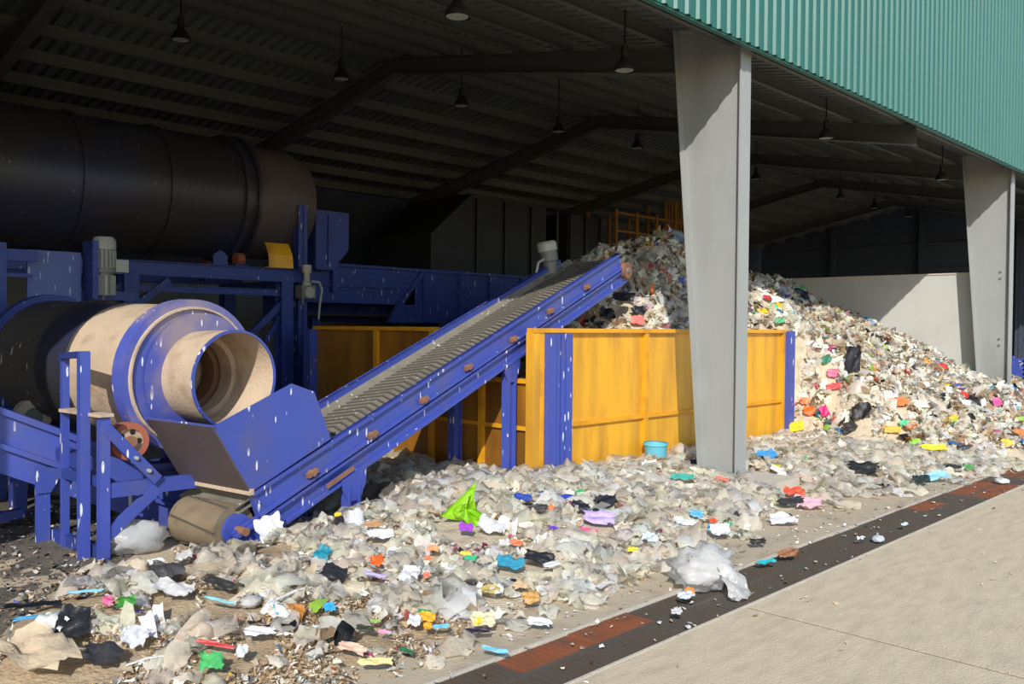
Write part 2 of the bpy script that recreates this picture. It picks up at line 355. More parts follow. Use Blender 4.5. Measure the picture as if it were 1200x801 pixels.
# ------------------------------------------------------------ yellow bin
XL, XR, YF, YK, BT = 7.14, 13.0, 6.66, 11.0, 1.83
binn = empty('yellow_bin', (10, 8.5, 0), 'large yellow steel panel bin holding refuse, with blue posts at its corners', 'container')
ribx = [7.24, 9.23, 11.2, 12.9]
for a, b in zip(ribx[:-1], ribx[1:]):
    for z0, z1 in ((0, .70), (.72, 1.78)):
        MB().box(a+.01, b-.01, YF, YF+.02, z0, z1).build('panel', M['yellow'], binn)
for x in ribx: MB().box(x-.035, x+.035, YF-.05, YF, 0, BT-.05).build('upright_rib', M['yellowrib'], binn)
MB().box(7.26, 12.9, YF-.04, YF, .69, .735).build('cross_rib', M['yellowrib'], binn)
MB().box(XL-.05, XR, YF-.06, YF+.05, BT-.05, BT).build('top_rail', M['yellowrib'], binn)
MB().box(XL-.05, XL+.06, YF-.05, YF+.06, 0, BT-.05).build('corner_post', M['yellow'], binn)
for x0, x1, y0 in ((7.28, 7.40, .1), (7.42, 7.47, .09), (7.5, 7.555, .09), (7.57, 7.68, .1)):
    MB().box(x0, x1, YF-.02-y0, YF-.02, 0, BT-.06).build('blue_post', M['blue'], binn)
MB().box(7.28, 7.68, YF-.03, YF-.005, 0, BT-.07).build('blue_post_back', M['blue'], binn)
MB().box(12.93, 13.12, YF-.12, YF, 0, BT-.02).build('blue_post', M['blue'], binn)
MB().box(XR, XR+.02, YF, YK, 0, BT).build('end_panel', M['yellow'], binn)
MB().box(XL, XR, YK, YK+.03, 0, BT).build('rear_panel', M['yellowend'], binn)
# near end wall: low under the belt, full height behind it
for y0, y1, zt in ((6.72, 7.45, 1.22), (7.47, 8.35, 1.22), (8.37, 9.5, 1.78), (9.52, 10.95, 1.78)):
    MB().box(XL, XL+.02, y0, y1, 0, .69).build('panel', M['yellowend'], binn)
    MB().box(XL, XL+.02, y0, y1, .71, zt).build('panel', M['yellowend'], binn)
for y, zt in ((7.46, 1.2), (8.36, 1.78), (9.51, 1.78)): MB().box(XL-.045, XL, y-.04, y+.04, 0, zt).build('upright_rib', M['yellowrib'], binn)
MB().box(XL-.035, XL, 6.72, 10.95, .68, .725).build('cross_rib', M['yellowrib'], binn)
MB().box(XL-.04, XL+.06, 6.72, 8.32, 1.21, 1.26).build('top_rail', M['yellowrib'], binn)
MB().box(XL-.05, XL+.06, 8.32, YK, BT-.05, BT).build('top_rail', M['yellowrib'], binn)
MB().box(XL-.12, XL+.06, YK-.04, YK+.14, 0, BT-.05).build('blue_post', M['blue'], binn)

# ------------------------------------------------------------ inclined belt conveyor with hopper
A0 = math.radians(8.25); E0 = math.atan(.394)
CO = Vector((3.3, 6.3, 0)); hu = Vector((math.cos(A0), math.sin(A0), 0)); cv = Vector((-math.sin(A0), math.cos(A0), 0)); zz = Vector((0, 0, 1))
cu = (hu*math.cos(E0)+zz*math.sin(E0)); cn = (zz*math.cos(E0)-hu*math.sin(E0))
def cp(u, v, z): return CO+hu*u+cv*v+zz*z          # horizontal run, across, height
def cr(u, v, n): return CO+hu*u+cv*v+zz*(.42+.394*u)+cn*n   # n measured from the top edge of the rail
conv = empty('belt_conveyor', (6, 7.2, 0), 'inclined blue conveyor with a cleated rubber belt rising into the yellow bin', 'conveyor')
def rbox(u0, u1, v0, v1, n0, n1, mb=None):
    mb = mb or MB(); a = cr(u0, 0, 0); b = cr(u1, 0, 0); c = (a+b)/2+cv*((v0+v1)/2)+cn*((n0+n1)/2)
    return mb.obox(c, (cu, cv, cn), ((b-a).length/2, abs(v1-v0)/2, abs(n1-n0)/2))
W = .82
for side, (v0, v1, lip) in enumerate(((0, .05, -.03), (W, W+.05, W+.08))):
    hi = 6.12 if side == 0 else 5.95
    mb = rbox(.22, hi, v0, v1, -.2, 0)
    l0, l1 = (lip, v1) if side == 0 else (v0, lip)
    rbox(.22, hi, l0, l1, -.025, 0, mb); rbox(.22, hi, l0, l1, -.215, -.19, mb)
    mb.build('side_rail', M['blue'], conv)
    mb = rbox(-.02, hi+.02, v0+.015, v1-.0, -.4, -.215)
    rbox(-.02, hi+.02, l0+.008, l1, -.262, -.238, mb); rbox(-.02, hi+.02, l0, l1, -.41, -.385, mb)
    mb.build('return_rail', M['blue'], conv)
# belt on the upper run, return run beneath
belt = rbox(.1, 6.2, .06, W-.01, -.13, -.115).build('belt', M['rubber'], conv)
rbox(.1, 6.2, .06, W-.01, -.375, -.36).build('return_belt', M['rubber'], conv)
for v0, v1, s in ((.05, .14, 1), (W-.06, W, -1)):   # troughed edges
    mb = MB(); a = .1; b = 6.15
    q = [cr(a, v0, -.055 if s > 0 else -.115), cr(b, v0, -.055 if s > 0 else -.115), cr(b, v1, -.115 if s > 0 else -.055), cr(a, v1, -.115 if s > 0 else -.055)]
    mb.prism(q, -cn*.012); mb.build('belt_edge', M['rubber'], conv)
cm = MB()
mid = (.06+W)/2; hw = .31
for s in (-1, 1):
    p = [Vector((0, 0, 0))+cu*.0, cu*.022, cu*(-.13+.022)+cv*hw*s, cu*-.13+cv*hw*s]
    cm.prism(p, cn*.012)
cme = cm.mesh('chevron_cleat', M['cleat'])
for i in range(64):
    u = 1.05+i*.08
    o = bpy.data.objects.new('chevron_cleat', cme); COL.objects.link(o); o.parent = belt; o.location = cr(u, mid, -.116)-conv.location-belt.location
# rollers
tail = MB().lathe(cp(.14, .1, .22), cv, [(0, .15), (.0, .19), (.62, .19), (.62, .15)], 28).build('tail_drum', M['rubberbrown'], conv)
for v in (.06, .74): MB().lathe(cp(.14, v, .22), cv, [(0, .13), (.03, .13)], 20).build('drum_end', M['blue'], tail)
MB().cyl(cp(.14, -.05, .22), cp(.14, W+.1, .22), .035, 12).build('shaft', M['rust'], conv)
MB().cyl(cp(.45, -.07, .14), cp(.45, .0, .14), .07, 14).build('bearing', M['rust'], conv)
mb = MB(); 
for k in range(5):
    th = k*1.2; mb.bar(cp(.14, .1, .22)+Vector((0, 0, 0))+(-hu*math.cos(th)+zz*math.sin(th))*.192, cp(.14, .7, .22)+(-hu*math.cos(th+.35)+zz*math.sin(th+.35))*.192, .02, .012)
mb.build('belt_lacing', M['cleat'], tail)
head = MB().cyl(cr(6.15, .06, -.25), cr(6.15, W-.02, -.25), .12, 20).build('head_drum', M['rubberbrown'], conv)
MB().lathe(cr(6.17, -.06, -.26), cv, [(0, .05), (0, .11), (.1, .11)], 18).build('bearing', M['rust'], conv)
MB().lathe(cr(6.17, -.075, -.26), cv, [(0, .03), (.03, .06)], 14).build('bearing_cap', M['motorfin'], conv)
for px, py in [(366, 554), (437, 509), (497, 468), (549, 430), (602, 397), (645, 364), (688, 336)]:
    d = AX.T @ np.array([(px-600)/FOC, (py-400.5)/FOC, 1.0]); d = Vector(d); o0 = Vector((0, 0, EYE))
    t = (CO-cv*.03-o0).dot(cv)/d.dot(cv); p = o0+d*t
    mb = MB().obox(p, (cu, cv, cn), (.055, .02, .02)); mb.cyl(p-cv*.03, p+cv*.03, .028, 8); mb.build('idler_bracket', M['rust'], conv)
MB().obox(cr(1.02, -.035, -.33), (cu, cv, cn), (.17, .006, .018)).build('rusty_strip', M['rust'], conv)
# legs
for u, v, zt, zb in ((1.3, .0, .52, 0), (3.7, .02, 1.32, 0), (3.7, W-.02, 1.3, 0), (1.4, W-.02, .5, 0)):
    lg = MB(); p = cp(u, v, zb); q = cp(u, v, -.03+.394*u-.06)
    lg.obox((p+q)/2, (hu, cv, zz), (.065, .012, (q.z-p.z)/2)); lg.obox((p+q)/2+hu*.06, (hu, cv, zz), (.01, .05, (q.z-p.z)/2)); lg.obox((p+q)/2-hu*.06, (hu, cv, zz), (.012, .05, (q.z-p.z)/2))
    lo = lg.build('leg', M['blue'], conv)
    zb_ = lambda w: -.03+.394*w
    pts = [cp(u+.16, v-.025, zb_(u+.16)+.05), cp(u-.14, v-.025, zb_(u-.14)+.05), cp(u-.13, v-.025, zb_(u)-.09), cp(u-.07, v-.025, zb_(u)-.2), cp(u+.07, v-.025, zb_(u)-.2), cp(u+.14, v-.025, zb_(u)-.06)]
    MB().prism(pts, -cv*.015).build('gusset', M['blue'], lo)
    MB().obox(p+zz*.012, (hu, cv, zz), (.13, .09, .012)).build('foot_plate', M['blue'], lo)
# hopper
hz = lambda u: .42+.394*u
poly = [(-.14, 1.07), (.61, 1.36), (.85, 1.28), (1.04, .86), (.21, .52)]
MB().prism([cp(u, -.02, z) for u, z in poly], cv*.012).build('hopper_side', M['blue'], conv)
poly2 = [(-.14, 1.07), (.05, 1.04), (.3, .95), (.7, 1.02), (.85, 1.0), (1.04, .86), (.21, .52)]
MB().prism([cp(u, W+.06, z) for u, z in poly2], cv*.012).build('hopper_side', M['blue'], conv)
MB().prism([cp(-.14, -.02, 1.07), cp(.21, -.02, .52), cp(.21, W+.07, .52), cp(-.14, W+.07, 1.07)], -(hu*.012+zz*.006)).build('hopper_back', M['brownsteel'], conv)
MB().bar(cp(.21, -.03, .52), cp(.21, W+.08, .52), .04, .05).build('hopper_lip', M['dust'], conv)
MB().prism([cp(.2, -.0, .5), cp(.38, .0, .36), cp(.38, W, .36), cp(.2, W, .5)], (0, 0, -.012)).build('belt_scraper', M['rubber'], conv)
MB().bar(cp(-.14, -.03, 1.07), cp(-.14, W+.08, 1.07), .012, .02).build('hopper_rim', M['blue'], conv)
# drive motor
mo = at(645, 306, Y=7.95); ma = Vector((-.18, .1, 1)).normalized()
gm_ = empty('drive_motor', mo, 'grey electric drive motor standing at the upper end of the belt', 'motor')
mo.z -= .06
MB().lathe(mo, ma, [(-.12, .09), (.05, .1), (.06, .12), (.2, .12)], 18).build('motor_body', M['motorfin'], gm_)
MB().lathe(mo+ma*.2, ma, [(0, .135), (.1, .135), (.13, .11)], 18).build('fan_cover', M['motor'], gm_)
MB().obox(mo-zz*.16, (cu, cv, cn), (.22, .12, .07)).build('gearbox', M['motorfin'], gm_)
MB().tube([mo+Vector((-.13, 0, .08)), mo+Vector((-.24, 0, .03)), mo+Vector((-.28, 0, -.12)), mo+Vector((-.28, 0, -.3))], .018).build('cable', M['motor'], gm_)

# ------------------------------------------------------------ small rotary drum
pA = Vector((3.455, 7.2, 1.40)); pB = Vector((3.08, 9.6, 1.47)); da = (pB-pA).normalized(); LD = (pB-pA).length
drum = empty('rotary_drum', (3.3, 8.2, 1.4), 'dusty rotary drum with a blue front plate and open nozzle above the hopper', 'drum')
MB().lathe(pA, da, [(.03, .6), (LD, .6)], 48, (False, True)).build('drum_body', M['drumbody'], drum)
MB().lathe(pA, da, [(.1, .602), (.95, .602)], 48, (False, False)).build('sunlit_dusty_band', M['dust'], drum)  # dust, and the sunlit front of the drum put into a paler band
MB().lathe(pA, da, [(0, .45), (0, .655), (.14, .655), (.14, .59)], 56, (False, False)).build('front_plate', M['platebl'], drum)
MB().lathe(pA, da, [(-.0, .572), (-.025, .575), (-.025, .592), (-.0, .595)], 56, (False, False)).build('plate_ring', M['dust'], drum)
MB().lathe(pA, da, [(LD-.1, .6), (LD-.1, .66), (LD, .66), (LD, .58)], 48, (False, False)).build('rear_ring', M['bluedark'], drum)
MB().lathe(pA, da, [(1.0, .6), (1.0, .603), (1.5, .603), (1.5, .6)], 48, (False, False)).build('dark_band', M['drumdark'], drum)  # flat dark band round the drum body
pN = pA+Vector((.075, 0, 0))
MB().lathe(pN, da, [(-.006, .36), (-.006, .54)], 48, (False, False)).build('plate_collar', M['platebl'], drum)
nz = MB().lathe(pN, da, [(.02, .385), (-.12, .395), (-.46, .41), (-.465, .395), (-.4, .385), (-.2, .37), (.05, .36)], 48, (False, False)).build('nozzle', M['dust'], drum)
MB().lathe(pN, da, [(-.46, .394), (-.472, .394), (-.472, .414), (-.45, .414), (-.45, .409)], 48, (False, False)).build('nozzle_rim', M['blue'], nz)
for k, (t, r, c) in enumerate([(.0, .31, 'dust'), (.2, .27, 'rust'), (.42, .225, 'dust')]):
    MB().lathe(pN, da, [(t, .385), (t, r), (t+.16, r), (t+.16, r+.03), (t+.02, .385)], 40, (False, False)).build('inner_ring', M[c], drum)
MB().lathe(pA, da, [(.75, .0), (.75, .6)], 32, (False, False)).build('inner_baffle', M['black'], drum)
# support roller
rl = empty('support_roller', (2.97, 7.1, .9), 'round support roller with a rust red tyre under the small drum', 'roller')
rc = at(153, 517, Y=7.05)
rl.location = rc
MB().lathe(rc, (0, 1, 0), [(0, .1), (0, .15), (.12, .15), (.12, .1)], 28, (False, False)).build('tyre', M['tyre'], rl)
MB().lathe(rc+Vector((0, .02, 0)), (0, 1, 0), [(0, .12), (.09, .12)], 24).build('hub', M['dust'], rl)
MB().lathe(rc+Vector((0, -.03, 0)), (0, 1, 0), [(0, .025), (.0, .045), (.05, .045)], 14).build('axle_cap', M['rust'], rl)
for k in range(5):
    a = k*2*math.pi/5; MB().lathe(rc+Vector((.075*math.cos(a), .016, .075*math.sin(a))), (0, 1, 0), [(0, .022), (.006, .022)], 10).build('hub_hole', M['black'], rl)
r2 = at(40, 488, Y=8.9); rl2 = empty('support_roller.001', r2, 'dusty support roller behind the low conveyor at the rear of the small drum', 'roller')
MB().lathe(r2, (0, 1, 0), [(0, .08), (0, .16), (.12, .16), (.12, .08)], 24, (False, False)).build('tyre', M['dust'], rl2)
MB().lathe(r2+Vector((0, .02, 0)), (0, 1, 0), [(0, .12), (.09, .12)], 20).build('hub', M['motorfin'], rl2)

# ------------------------------------------------------------ blue stand under the small drum
st = empty('drum_stand', (2.9, 7.4, 0), 'blue steel stand of square posts and braces carrying the small drum', 'stand')
def post(x, y, zt, w=.09, name='post'): MB().box(x-w/2, x+w/2, y-w/2, y+w/2, 0, zt).build(name, M['blue'], st)
a1 = at(98, 412, Y=7.12); a2 = at(76, 414, Y=7.62); a3 = at(118, 488, Y=6.98)
post(a1.x, a1.y, a1.z, .075); post(a2.x, a2.y, a2.z, .055); post(a3.x+.02, a3.y, a3.z, .075)
MB().bar((a1.x, a1.y, a1.z-.02), (a2.x, a2.y, a2.z-.02), .09, .05).build('top_bar', M['bluedark'], st)
MB().bar((a3.x+.02, a3.y-.06, a3.z+.012), (a2.x, a2.y-.03, a3.z+.012), .12, .025).build('ledge', M['dust'], st)
MB().bar((a3.x+.02, a3.y, .62), (a2.x, a2.y, .62), .06, .08).build('side_bar', M['bluedark'], st)
MB().bar((a3.x+.02, a3.y, .06), (a2.x, a2.y+.3, .06), .06, .12).build('side_bar', M['bluedark'], st)
b1 = at(120, 575, Y=6.98); b2 = at(236, 562, Y=7.06)
MB().bar(b1, b2, .06, .115).build('cross_bar', M['blue'], st)
c1 = at(124, 502, Y=6.96); c2 = at(184, 562, Y=6.98)
br = MB().bar(c1, c2, .05, .085).build('brace', M['blue'], st)
for t in (.55, .8): MB().cyl(c1.lerp(c2, t)+Vector((0, -.05, .0)), c1.lerp(c2, t)+Vector((0, -.02, 0)), .016, 8).build('bolt', M['lens'], br)
MB().bar(at(124, 628, Y=6.98), at(184, 572, Y=7.0), .05, .085).build('brace', M['blue'], st)
MB().bar(at(160, 545, Y=7.6), at(232, 540, Y=7.5), .3, .05).build('bearer', M['bluedark'], st)
post(3.55, 7.9, .72, .1); post(2.72, 9.3, .85, .1); post(3.6, 9.3, .85, .1)
MB().bar((2.72, 9.3, .82), (3.6, 9.3, .82), .1, .1).build('cross_bar', M['bluedark'], st)
MB().bar((2.62, 7.3, .72), (2.72, 9.3, .78), .1, .1).build('bearer', M['bluedark'], st)
MB().bar((3.55, 7.3, .70), (3.6, 9.3, .78), .1, .1).build('bearer', M['bluedark'], st)

# low conveyor that runs out under the drum
lc = empty('low_conveyor', (2.3, 7.9, .6), 'low blue channel conveyor running down from the left edge under the small drum', 'conveyor')
l0 = at(-60, 455, Y=8.15); l1 = at(225, 560, Y=7.75)
dv = (l1-l0).normalized()
def lbar(off, w, h, dy=0, name='channel', m='blue'): MB().bar(l0+Vector((0, dy, off)), l1+Vector((0, dy, off)), w, h).build(name, M[m], lc)
lbar(-.02, .14, .05, name='top_flange'); lbar(-.17, .05, .26); lbar(-.31, .12, .04, -.02, 'lower_flange'); lbar(-.43, .05, .2, name='lower_channel'); lbar(-.06, .5, .03, .35, 'trough_belt', 'rubber'); lbar(-.15, .05, .3, .66)
pb = at(25, 507, Y=8.08); MB().cyl(pb, pb-Vector((0, .05, 0)), .035, 8).build('idler_bracket', M['rust'], lc)
lp_ = at(50, 637, Z=0); zl = at(50, 560, Y=lp_.y).z
lgo = MB().box(lp_.x-.05, lp_.x+.05, lp_.y-.03, lp_.y+.03, 0, zl+.02).build('leg', M['blue'], lc)
MB().prism([(lp_.x-.07, lp_.y-.045, zl+.12), (lp_.x+.16, lp_.y-.045, zl+.06), (lp_.x+.05, lp_.y-.045, zl-.12), (lp_.x-.06, lp_.y-.045, zl-.12)], (0, .015, 0)).build('gusset', M['blue'], lgo)
MB().bar(at(-30, 612, Y=8.5), at(26, 600, Y=8.6), .08, .08).build('tie_bar', M['blue'], lc)

# ------------------------------------------------------------ big drum and its frame
BD = Vector((0, 12.95, 3.80)); RB = .93
big = empty('rotary_screen_drum', (5.5, 12.95, 3.8), 'huge dark steel rotary drum lying high on the blue frame', 'drum')
MB().lathe(BD+Vector((-1.5, 0, 0)), (1, 0, 0), [(0, RB), (8.35, RB)], 64).build('drum_shell', M['drumdark'], big)
for x, w, h in ((3.1, .12, .05), (4.28, .06, .035), (5.45, .06, .035), (6.58, .09, .06), (6.78, .05, .06)):
    MB().lathe(BD+Vector((x, 0, 0)), (1, 0, 0), [(0, RB), (0, RB+h), (w, RB+h), (w, RB)], 64, (False, False)).build('ring', M['drumdark'], big)
MB().lathe(BD+Vector((6.85, 0, 0)), (1, 0, 0), [(0, RB-.02), (.75, RB-.04), (1.05, RB-.14), (1.05, .3)], 64, (False, True)).build('end_section', M['brownsteel'], big)
frm = empty('steel_trestle', (6, 12.2, 0), 'dark blue steel frame with braced legs under the big drum', 'frame')
Yf = 12.0
zt = 2.69; zb2 = 2.50
MB().ibeam((1.0, Yf, 2.6), (7.5, Yf, 2.6), .14, .2).build('main_beam', M['bluedark'], frm)
MB().ibeam((1.0, Yf+1.8, 2.6), (7.5, Yf+1.8, 2.6), .14, .2).build('main_beam', M['bluedark'], frm)
MB().ibeam((4.7, Yf, 2.33), (7.2, Yf, 2.33), .1, .1).build('lower_beam', M['bluedark'], frm)
for x in (2.2, 4.85, 7.22):
    for y in (Yf, Yf+1.8): MB().ibeam((x, y, 0), (x, y, 2.5), .2, .2, up=(0, 1, 0)).build('leg', M['bluedark'], frm)
MB().bar((7.2, Yf, 2.2), (6.5, Yf, 1.55), .08, .1).build('brace', M['bluedark'], frm)
MB().bar((7.2, Yf+.1, 1.95), (6.7, Yf+.1, 1.2), .06, .08).build('brace', M['bluedark'], frm)
MB().bar((4.9, Yf, 2.05), (5.4, Yf, 2.45), .08, .1).build('brace', M['bluedark'], frm)
MB().prism([(6.02, Yf-.08, 2.7), (6.24, Yf-.08, 2.7), (6.24, Yf-.08, 2.84), (6.13, Yf-.08, 2.92), (6.02, Yf-.08, 2.84)], (0, .03, 0)).build('lug_plate', M['bluedark'], frm)
for x in (2.2, 4.85, 7.22): MB().ibeam((x, Yf, 2.45), (x, Yf+1.8, 2.45), .12, .14).build('cross_beam', M['bluedark'], frm)
for x in (3.16, 6.7):                                          # trunnion rollers that carry the drum
    for y in (12.45, 13.45):
        MB().lathe((x-.06, y, 2.84), (1, 0, 0), [(0, .1), (.12, .1)], 20).build('trunnion_roller', M['tyre'], frm)
        MB().box(x-.1, x+.1, y-.1, y+.1, 2.52, 2.76).build('roller_block', M['bluedark'], frm)
g0 = at(312, 287, Y=11.95); g1 = at(340, 313, Y=11.95)
yg = empty('roller_guard', ((g0.x+g1.x)/2, 11.95, g1.z), 'bent yellow guard plate over the roller at the drum end', 'guard')
pr_ = [(0, .18), (-.05, .12), (-.12, .0), (-.14, -.14), (-.14, -.2)]
mb = MB(); zc = (g0.z+g1.z)/2+.02
for (y0, z0), (y1, z1) in zip(pr_[:-1], pr_[1:]):
    mb.prism([(g0.x, 12.0+y0, zc+z0), (g1.x, 12.0+y0, zc+z0), (g1.x, 12.0+y1, zc+z1), (g0.x, 12.0+y1, zc+z1)], (0, .015, .006))
mb.build('guard_plate', M['yellow'], yg)
MB().box(g0.x+.02, g1.x-.02, 11.88, 12.02, zc-.2, zc-.18).build('guard_foot', M['yellowrib'], yg)
po = empty('blue_post', (7.57, 12.1, 0), 'tall thin dark blue post standing right of the yellow guard', 'post')
MB().ibeam((7.57, 12.1, 0), (7.57, 12.1, 3.72), .16, .14, up=(0, 1, 0)).build('shaft', M['bluedark'], po)
MB().box(7.45, 7.69, 11.98, 12.22, 0, .02).build('foot_plate', M['bluedark'], po)
hb = empty('end_hood', (8.3, 12.9, 2.7), 'dark blue sheet hood at the outlet end of the big drum', 'hood')
MB().prism([(7.98, 12.3, 2.75), (8.3, 12.3, 2.75), (8.62, 12.3, 3.1), (8.62, 12.3, 3.72), (7.98, 12.3, 3.72)], (0, 1.3, 0)).build('hood_shell', M['bluedark'], hb)
MB().box(8.2, 8.23, 12.27, 12.3, 2.85, 3.65).build('stiffener', M['bluedark'], hb)
for x in (8.05, 8.5): MB().box(x-.05, x+.05, 12.5, 12.6, 2.4, 2.75 if x < 8.3 else 3.0).build('hood_leg', M['bluedark'], hb)
# trough conveyor behind the bin
tr = empty('trough_conveyor', (10.5, 12.6, 0), 'long dark blue trough conveyor running behind the yellow bin', 'conveyor')
MB().box(7.75, 10.3, 12.6, 12.66, 2.22, 2.84).build('trough_side', M['bluedark'], tr)
MB().box(10.3, 14.5, 12.6, 12.66, 1.9, 2.84).build('trough_side', M['bluedark'], tr)
MB().box(7.75, 14.5, 12.54, 12.72, 2.84, 2.89).build('top_flange', M['bluedark'], tr)
MB().bar((9.75, 12.57, 2.0), (10.45, 12.57, 2.82), .05, .08).build('seam_bar', M['bluedark'], tr)
MB().prism([(9.7, 12.6, 1.9), (10.3, 12.6, 1.9), (10.3, 12.6, 2.6), (9.9, 12.6, 2.22)], (0, .06, 0)).build('trough_side', M['bluedark'], tr)
for x in (10.5, 11.4, 12.2, 13.1): MB().box(x-.03, x+.03, 12.54, 12.6, 1.9, 2.84).build('stiffener', M['bluedark'], tr)
MB().box(7.75, 10.2, 12.55, 12.6, 2.5, 2.54).build('stiffener', M['bluedark'], tr)
MB().box(7.75, 14.5, 13.5, 13.56, 1.9, 2.84).build('trough_side', M['bluedark'], tr)
MB().box(7.75, 14.5, 12.66, 13.5, 2.0, 2.05).build('trough_floor', M['black'], tr)
for x in (8.4, 11.0, 13.9): MB().ibeam((x, 13.0, 0), (x, 13.0, 2.0), .16, .16, up=(0, 1, 0)).build('leg', M['bluedark'], tr)
# grey valve on the frame, with hose
vp = at(358, 342, Y=11.85)
vl = empty('gear_valve', vp, 'pale grey valve with a hanging hose beside the dark blue frame', 'valve')
MB().obox(vp, ((1, 0, 0), (0, 1, 0), (0, 0, 1)), (.12, .1, .1)).build('valve_body', M['motorfin'], vl)
MB().lathe(vp+Vector((0, -.13, -.01)), (0, 1, 0), [(0, .04), (0, .085), (.04, .085)], 16).build('valve_flange', M['motor'], vl)
MB().lathe(vp+Vector((.02, 0, .1)), (0, 0, 1), [(0, .07), (.05, .07), (.06, .05), (.2, .05), (.2, .075), (.32, .075)], 14).build('actuator', M['motor'], vl)
MB().cyl(vp+Vector((-.05, 0, -.1)), vp+Vector((-.05, 0, -.2)), .02, 8).build('drain_stub', M['motorfin'], vl)
MB().tube([vp+Vector((.1, 0, .17)), vp+Vector((.25, 0, .16)), vp+Vector((.3, 0, .05)), vp+Vector((.26, 0, -.2)), vp+Vector((.24, 0, -.42))], .018).build('hose', M['motor'], vl)
MB().box(vp.x-.06, vp.x+.06, 11.9, 12.06, vp.z-.06, vp.z+.1).build('mount', M['bluedark'], vl)
# gear motor above the small drum with its blue bracket
gmt = at(122, 330, Y=10.2)
gd = empty('gear_motor', gmt, 'upright grey geared motor behind the top of the small drum', 'motor')
MB().lathe(gmt+Vector((0, 0, -.16)), (0, 0, 1), [(0, .09), (.0, .1), (.26, .1), (.26, .13), (.3, .13)], 18).build('gear_housing', M['motorfin'], gd)
MB().lathe(gmt+Vector((0, 0, .14)), (0, 0, 1), [(0, .11), (.22, .11)], 18).build('motor_body', M['motorfin'], gd)
MB().lathe(gmt+Vector((0, 0, .36)), (0, 0, 1), [(0, .125), (.1, .125), (.14, .1)], 18).build('fan_cover', M['motor'], gd)
for k in range(10):
    a = math.pi+k*math.pi/9; c = Vector((math.cos(a), math.sin(a), 0))
    MB().obox(gmt+Vector((0, 0, .25))+c*.115, (c, Vector((0, 0, 1)).cross(c), (0, 0, 1)), (.012, .006, .1)).build('cooling_fin', M['motor'], gd)
    if k % 2 == 0: MB().obox(gmt+Vector((0, 0, -.04))+c*.105, (c, Vector((0, 0, 1)).cross(c), (0, 0, 1)), (.014, .012, .11)).build('housing_rib', M['motor'], gd)
MB().obox(gmt+Vector((.16, -.05, .18)), ((1, 0, 0), (0, 1, 0), (0, 0, 1)), (.07, .06, .07)).build('terminal_box', M['motor'], gd)
pt = empty('blue_bracket_plate', (3.3, 10.35, 0), 'flat blue steel plate standing left of the grey geared motor', 'plate')
q0 = at(32, 292, Y=10.3); q1 = at(95, 370, Y=10.3)
MB().box(q0.x, q1.x, 10.3, 10.34, q1.z-.3, q0.z).build('plate', M['paleblue'], pt)
MB().box(q0.x+.05, q0.x+.15, 10.34, 10.44, 0, q0.z-.1).build('post', M['bluedark'], pt)
MB().box(q1.x-.12, q1.x-.02, 10.34, 10.44, 0, q0.z-.1).build('post', M['bluedark'], pt)
MB().box(q1.x-.1, q1.x+.62, 10.36, 10.42, gmt.z-.2, gmt.z-.1).build('motor_shelf', M['bluedark'], pt)
MB().box(gmt.x-.16, gmt.x-.1, 10.1, 10.4, gmt.z-.2, gmt.z+.45).build('motor_bracket', M['bluedark'], pt)
lb = empty('blue_bracket_post', (2.75, 10.1, 0), 'short blue bracket post at the left edge beside the big drum', 'post')
q0 = at(-8, 283, Y=10.1); q1 = at(8, 350, Y=10.1)
MB().box(q0.x, q1.x, 10.1, 10.2, 0, q0.z).build('post', M['bluedark'], lb)
MB().box(q1.x, q1.x+.25, 10.12, 10.18, q0.z-.35, q0.z-.31).build('arm', M['bluedark'], lb)
MB().box(q1.x, q1.x+.3, 10.12, 10.2, q0.z-.18, q0.z-.06).build('arm', M['bluedark'], lb)
rp = at(18, 408, Y=9.6); rp2 = at(18, 500, Y=9.6)
rpo = tag(MB().box(rp.x-.05, rp.x+.05, 9.55, 9.65, 0, rp.z).build('blue_post', M['bluedark']), 'thin blue post rising behind the low conveyor at the left edge', 'post')
# dark plant at the back: sorting cabin, yellow stair tower
cb = empty('sorting_cabin', (14.5, 15.5, 0), 'dark steel sorting cabin at the back of the hall behind the belt', 'cabin')
c0 = at(505, 300, Y=14.5); c3 = at(640, 240, Y=14.5)
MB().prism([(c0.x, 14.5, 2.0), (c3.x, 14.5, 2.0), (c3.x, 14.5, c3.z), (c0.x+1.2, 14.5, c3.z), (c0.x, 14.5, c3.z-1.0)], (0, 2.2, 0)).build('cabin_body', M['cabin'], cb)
for k in range(4):
    x = c0.x+1.3+k*.9; MB().box(x, x+.08, 14.44, 14.5, 2.0, c3.z-.1).build('cabin_rib', M['black'], cb)
for x in (c0.x+.3, c3.x-.3):
    for y in (14.8, 16.4): MB().box(x-.1, x+.1, y-.1, y+.1, 0, 2.0).build('cabin_leg', M['darkclad'], cb)
c4 = at(665, 250, Y=15.5); c5 = at(705, 300, Y=15.5)
ck = empty('dark_silo', ((c4.x+c5.x)/2, 15.8, 0), 'dark square silo behind the top of the heap', 'silo')
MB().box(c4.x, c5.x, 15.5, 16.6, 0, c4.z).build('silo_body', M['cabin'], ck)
for x in (c4.x+.1, (c4.x+c5.x)/2, c5.x-.1): MB().box(x-.04, x+.04, 15.44, 15.5, 0, c4.z).build('silo_rib', M['black'], ck)
sx0 = at(722, 240, Y=15).x; sx1 = at(812, 240, Y=15).x; sz = at(790, 236, Y=15).z
sc_ = empty('yellow_gantry', ((sx0+sx1)/2, 15.3, 0), 'yellow railed gantry standing in the dark behind the heap', 'gantry')
M['gantry'] = mat('dull_yellow', rgb(150, 104, 34), .6)
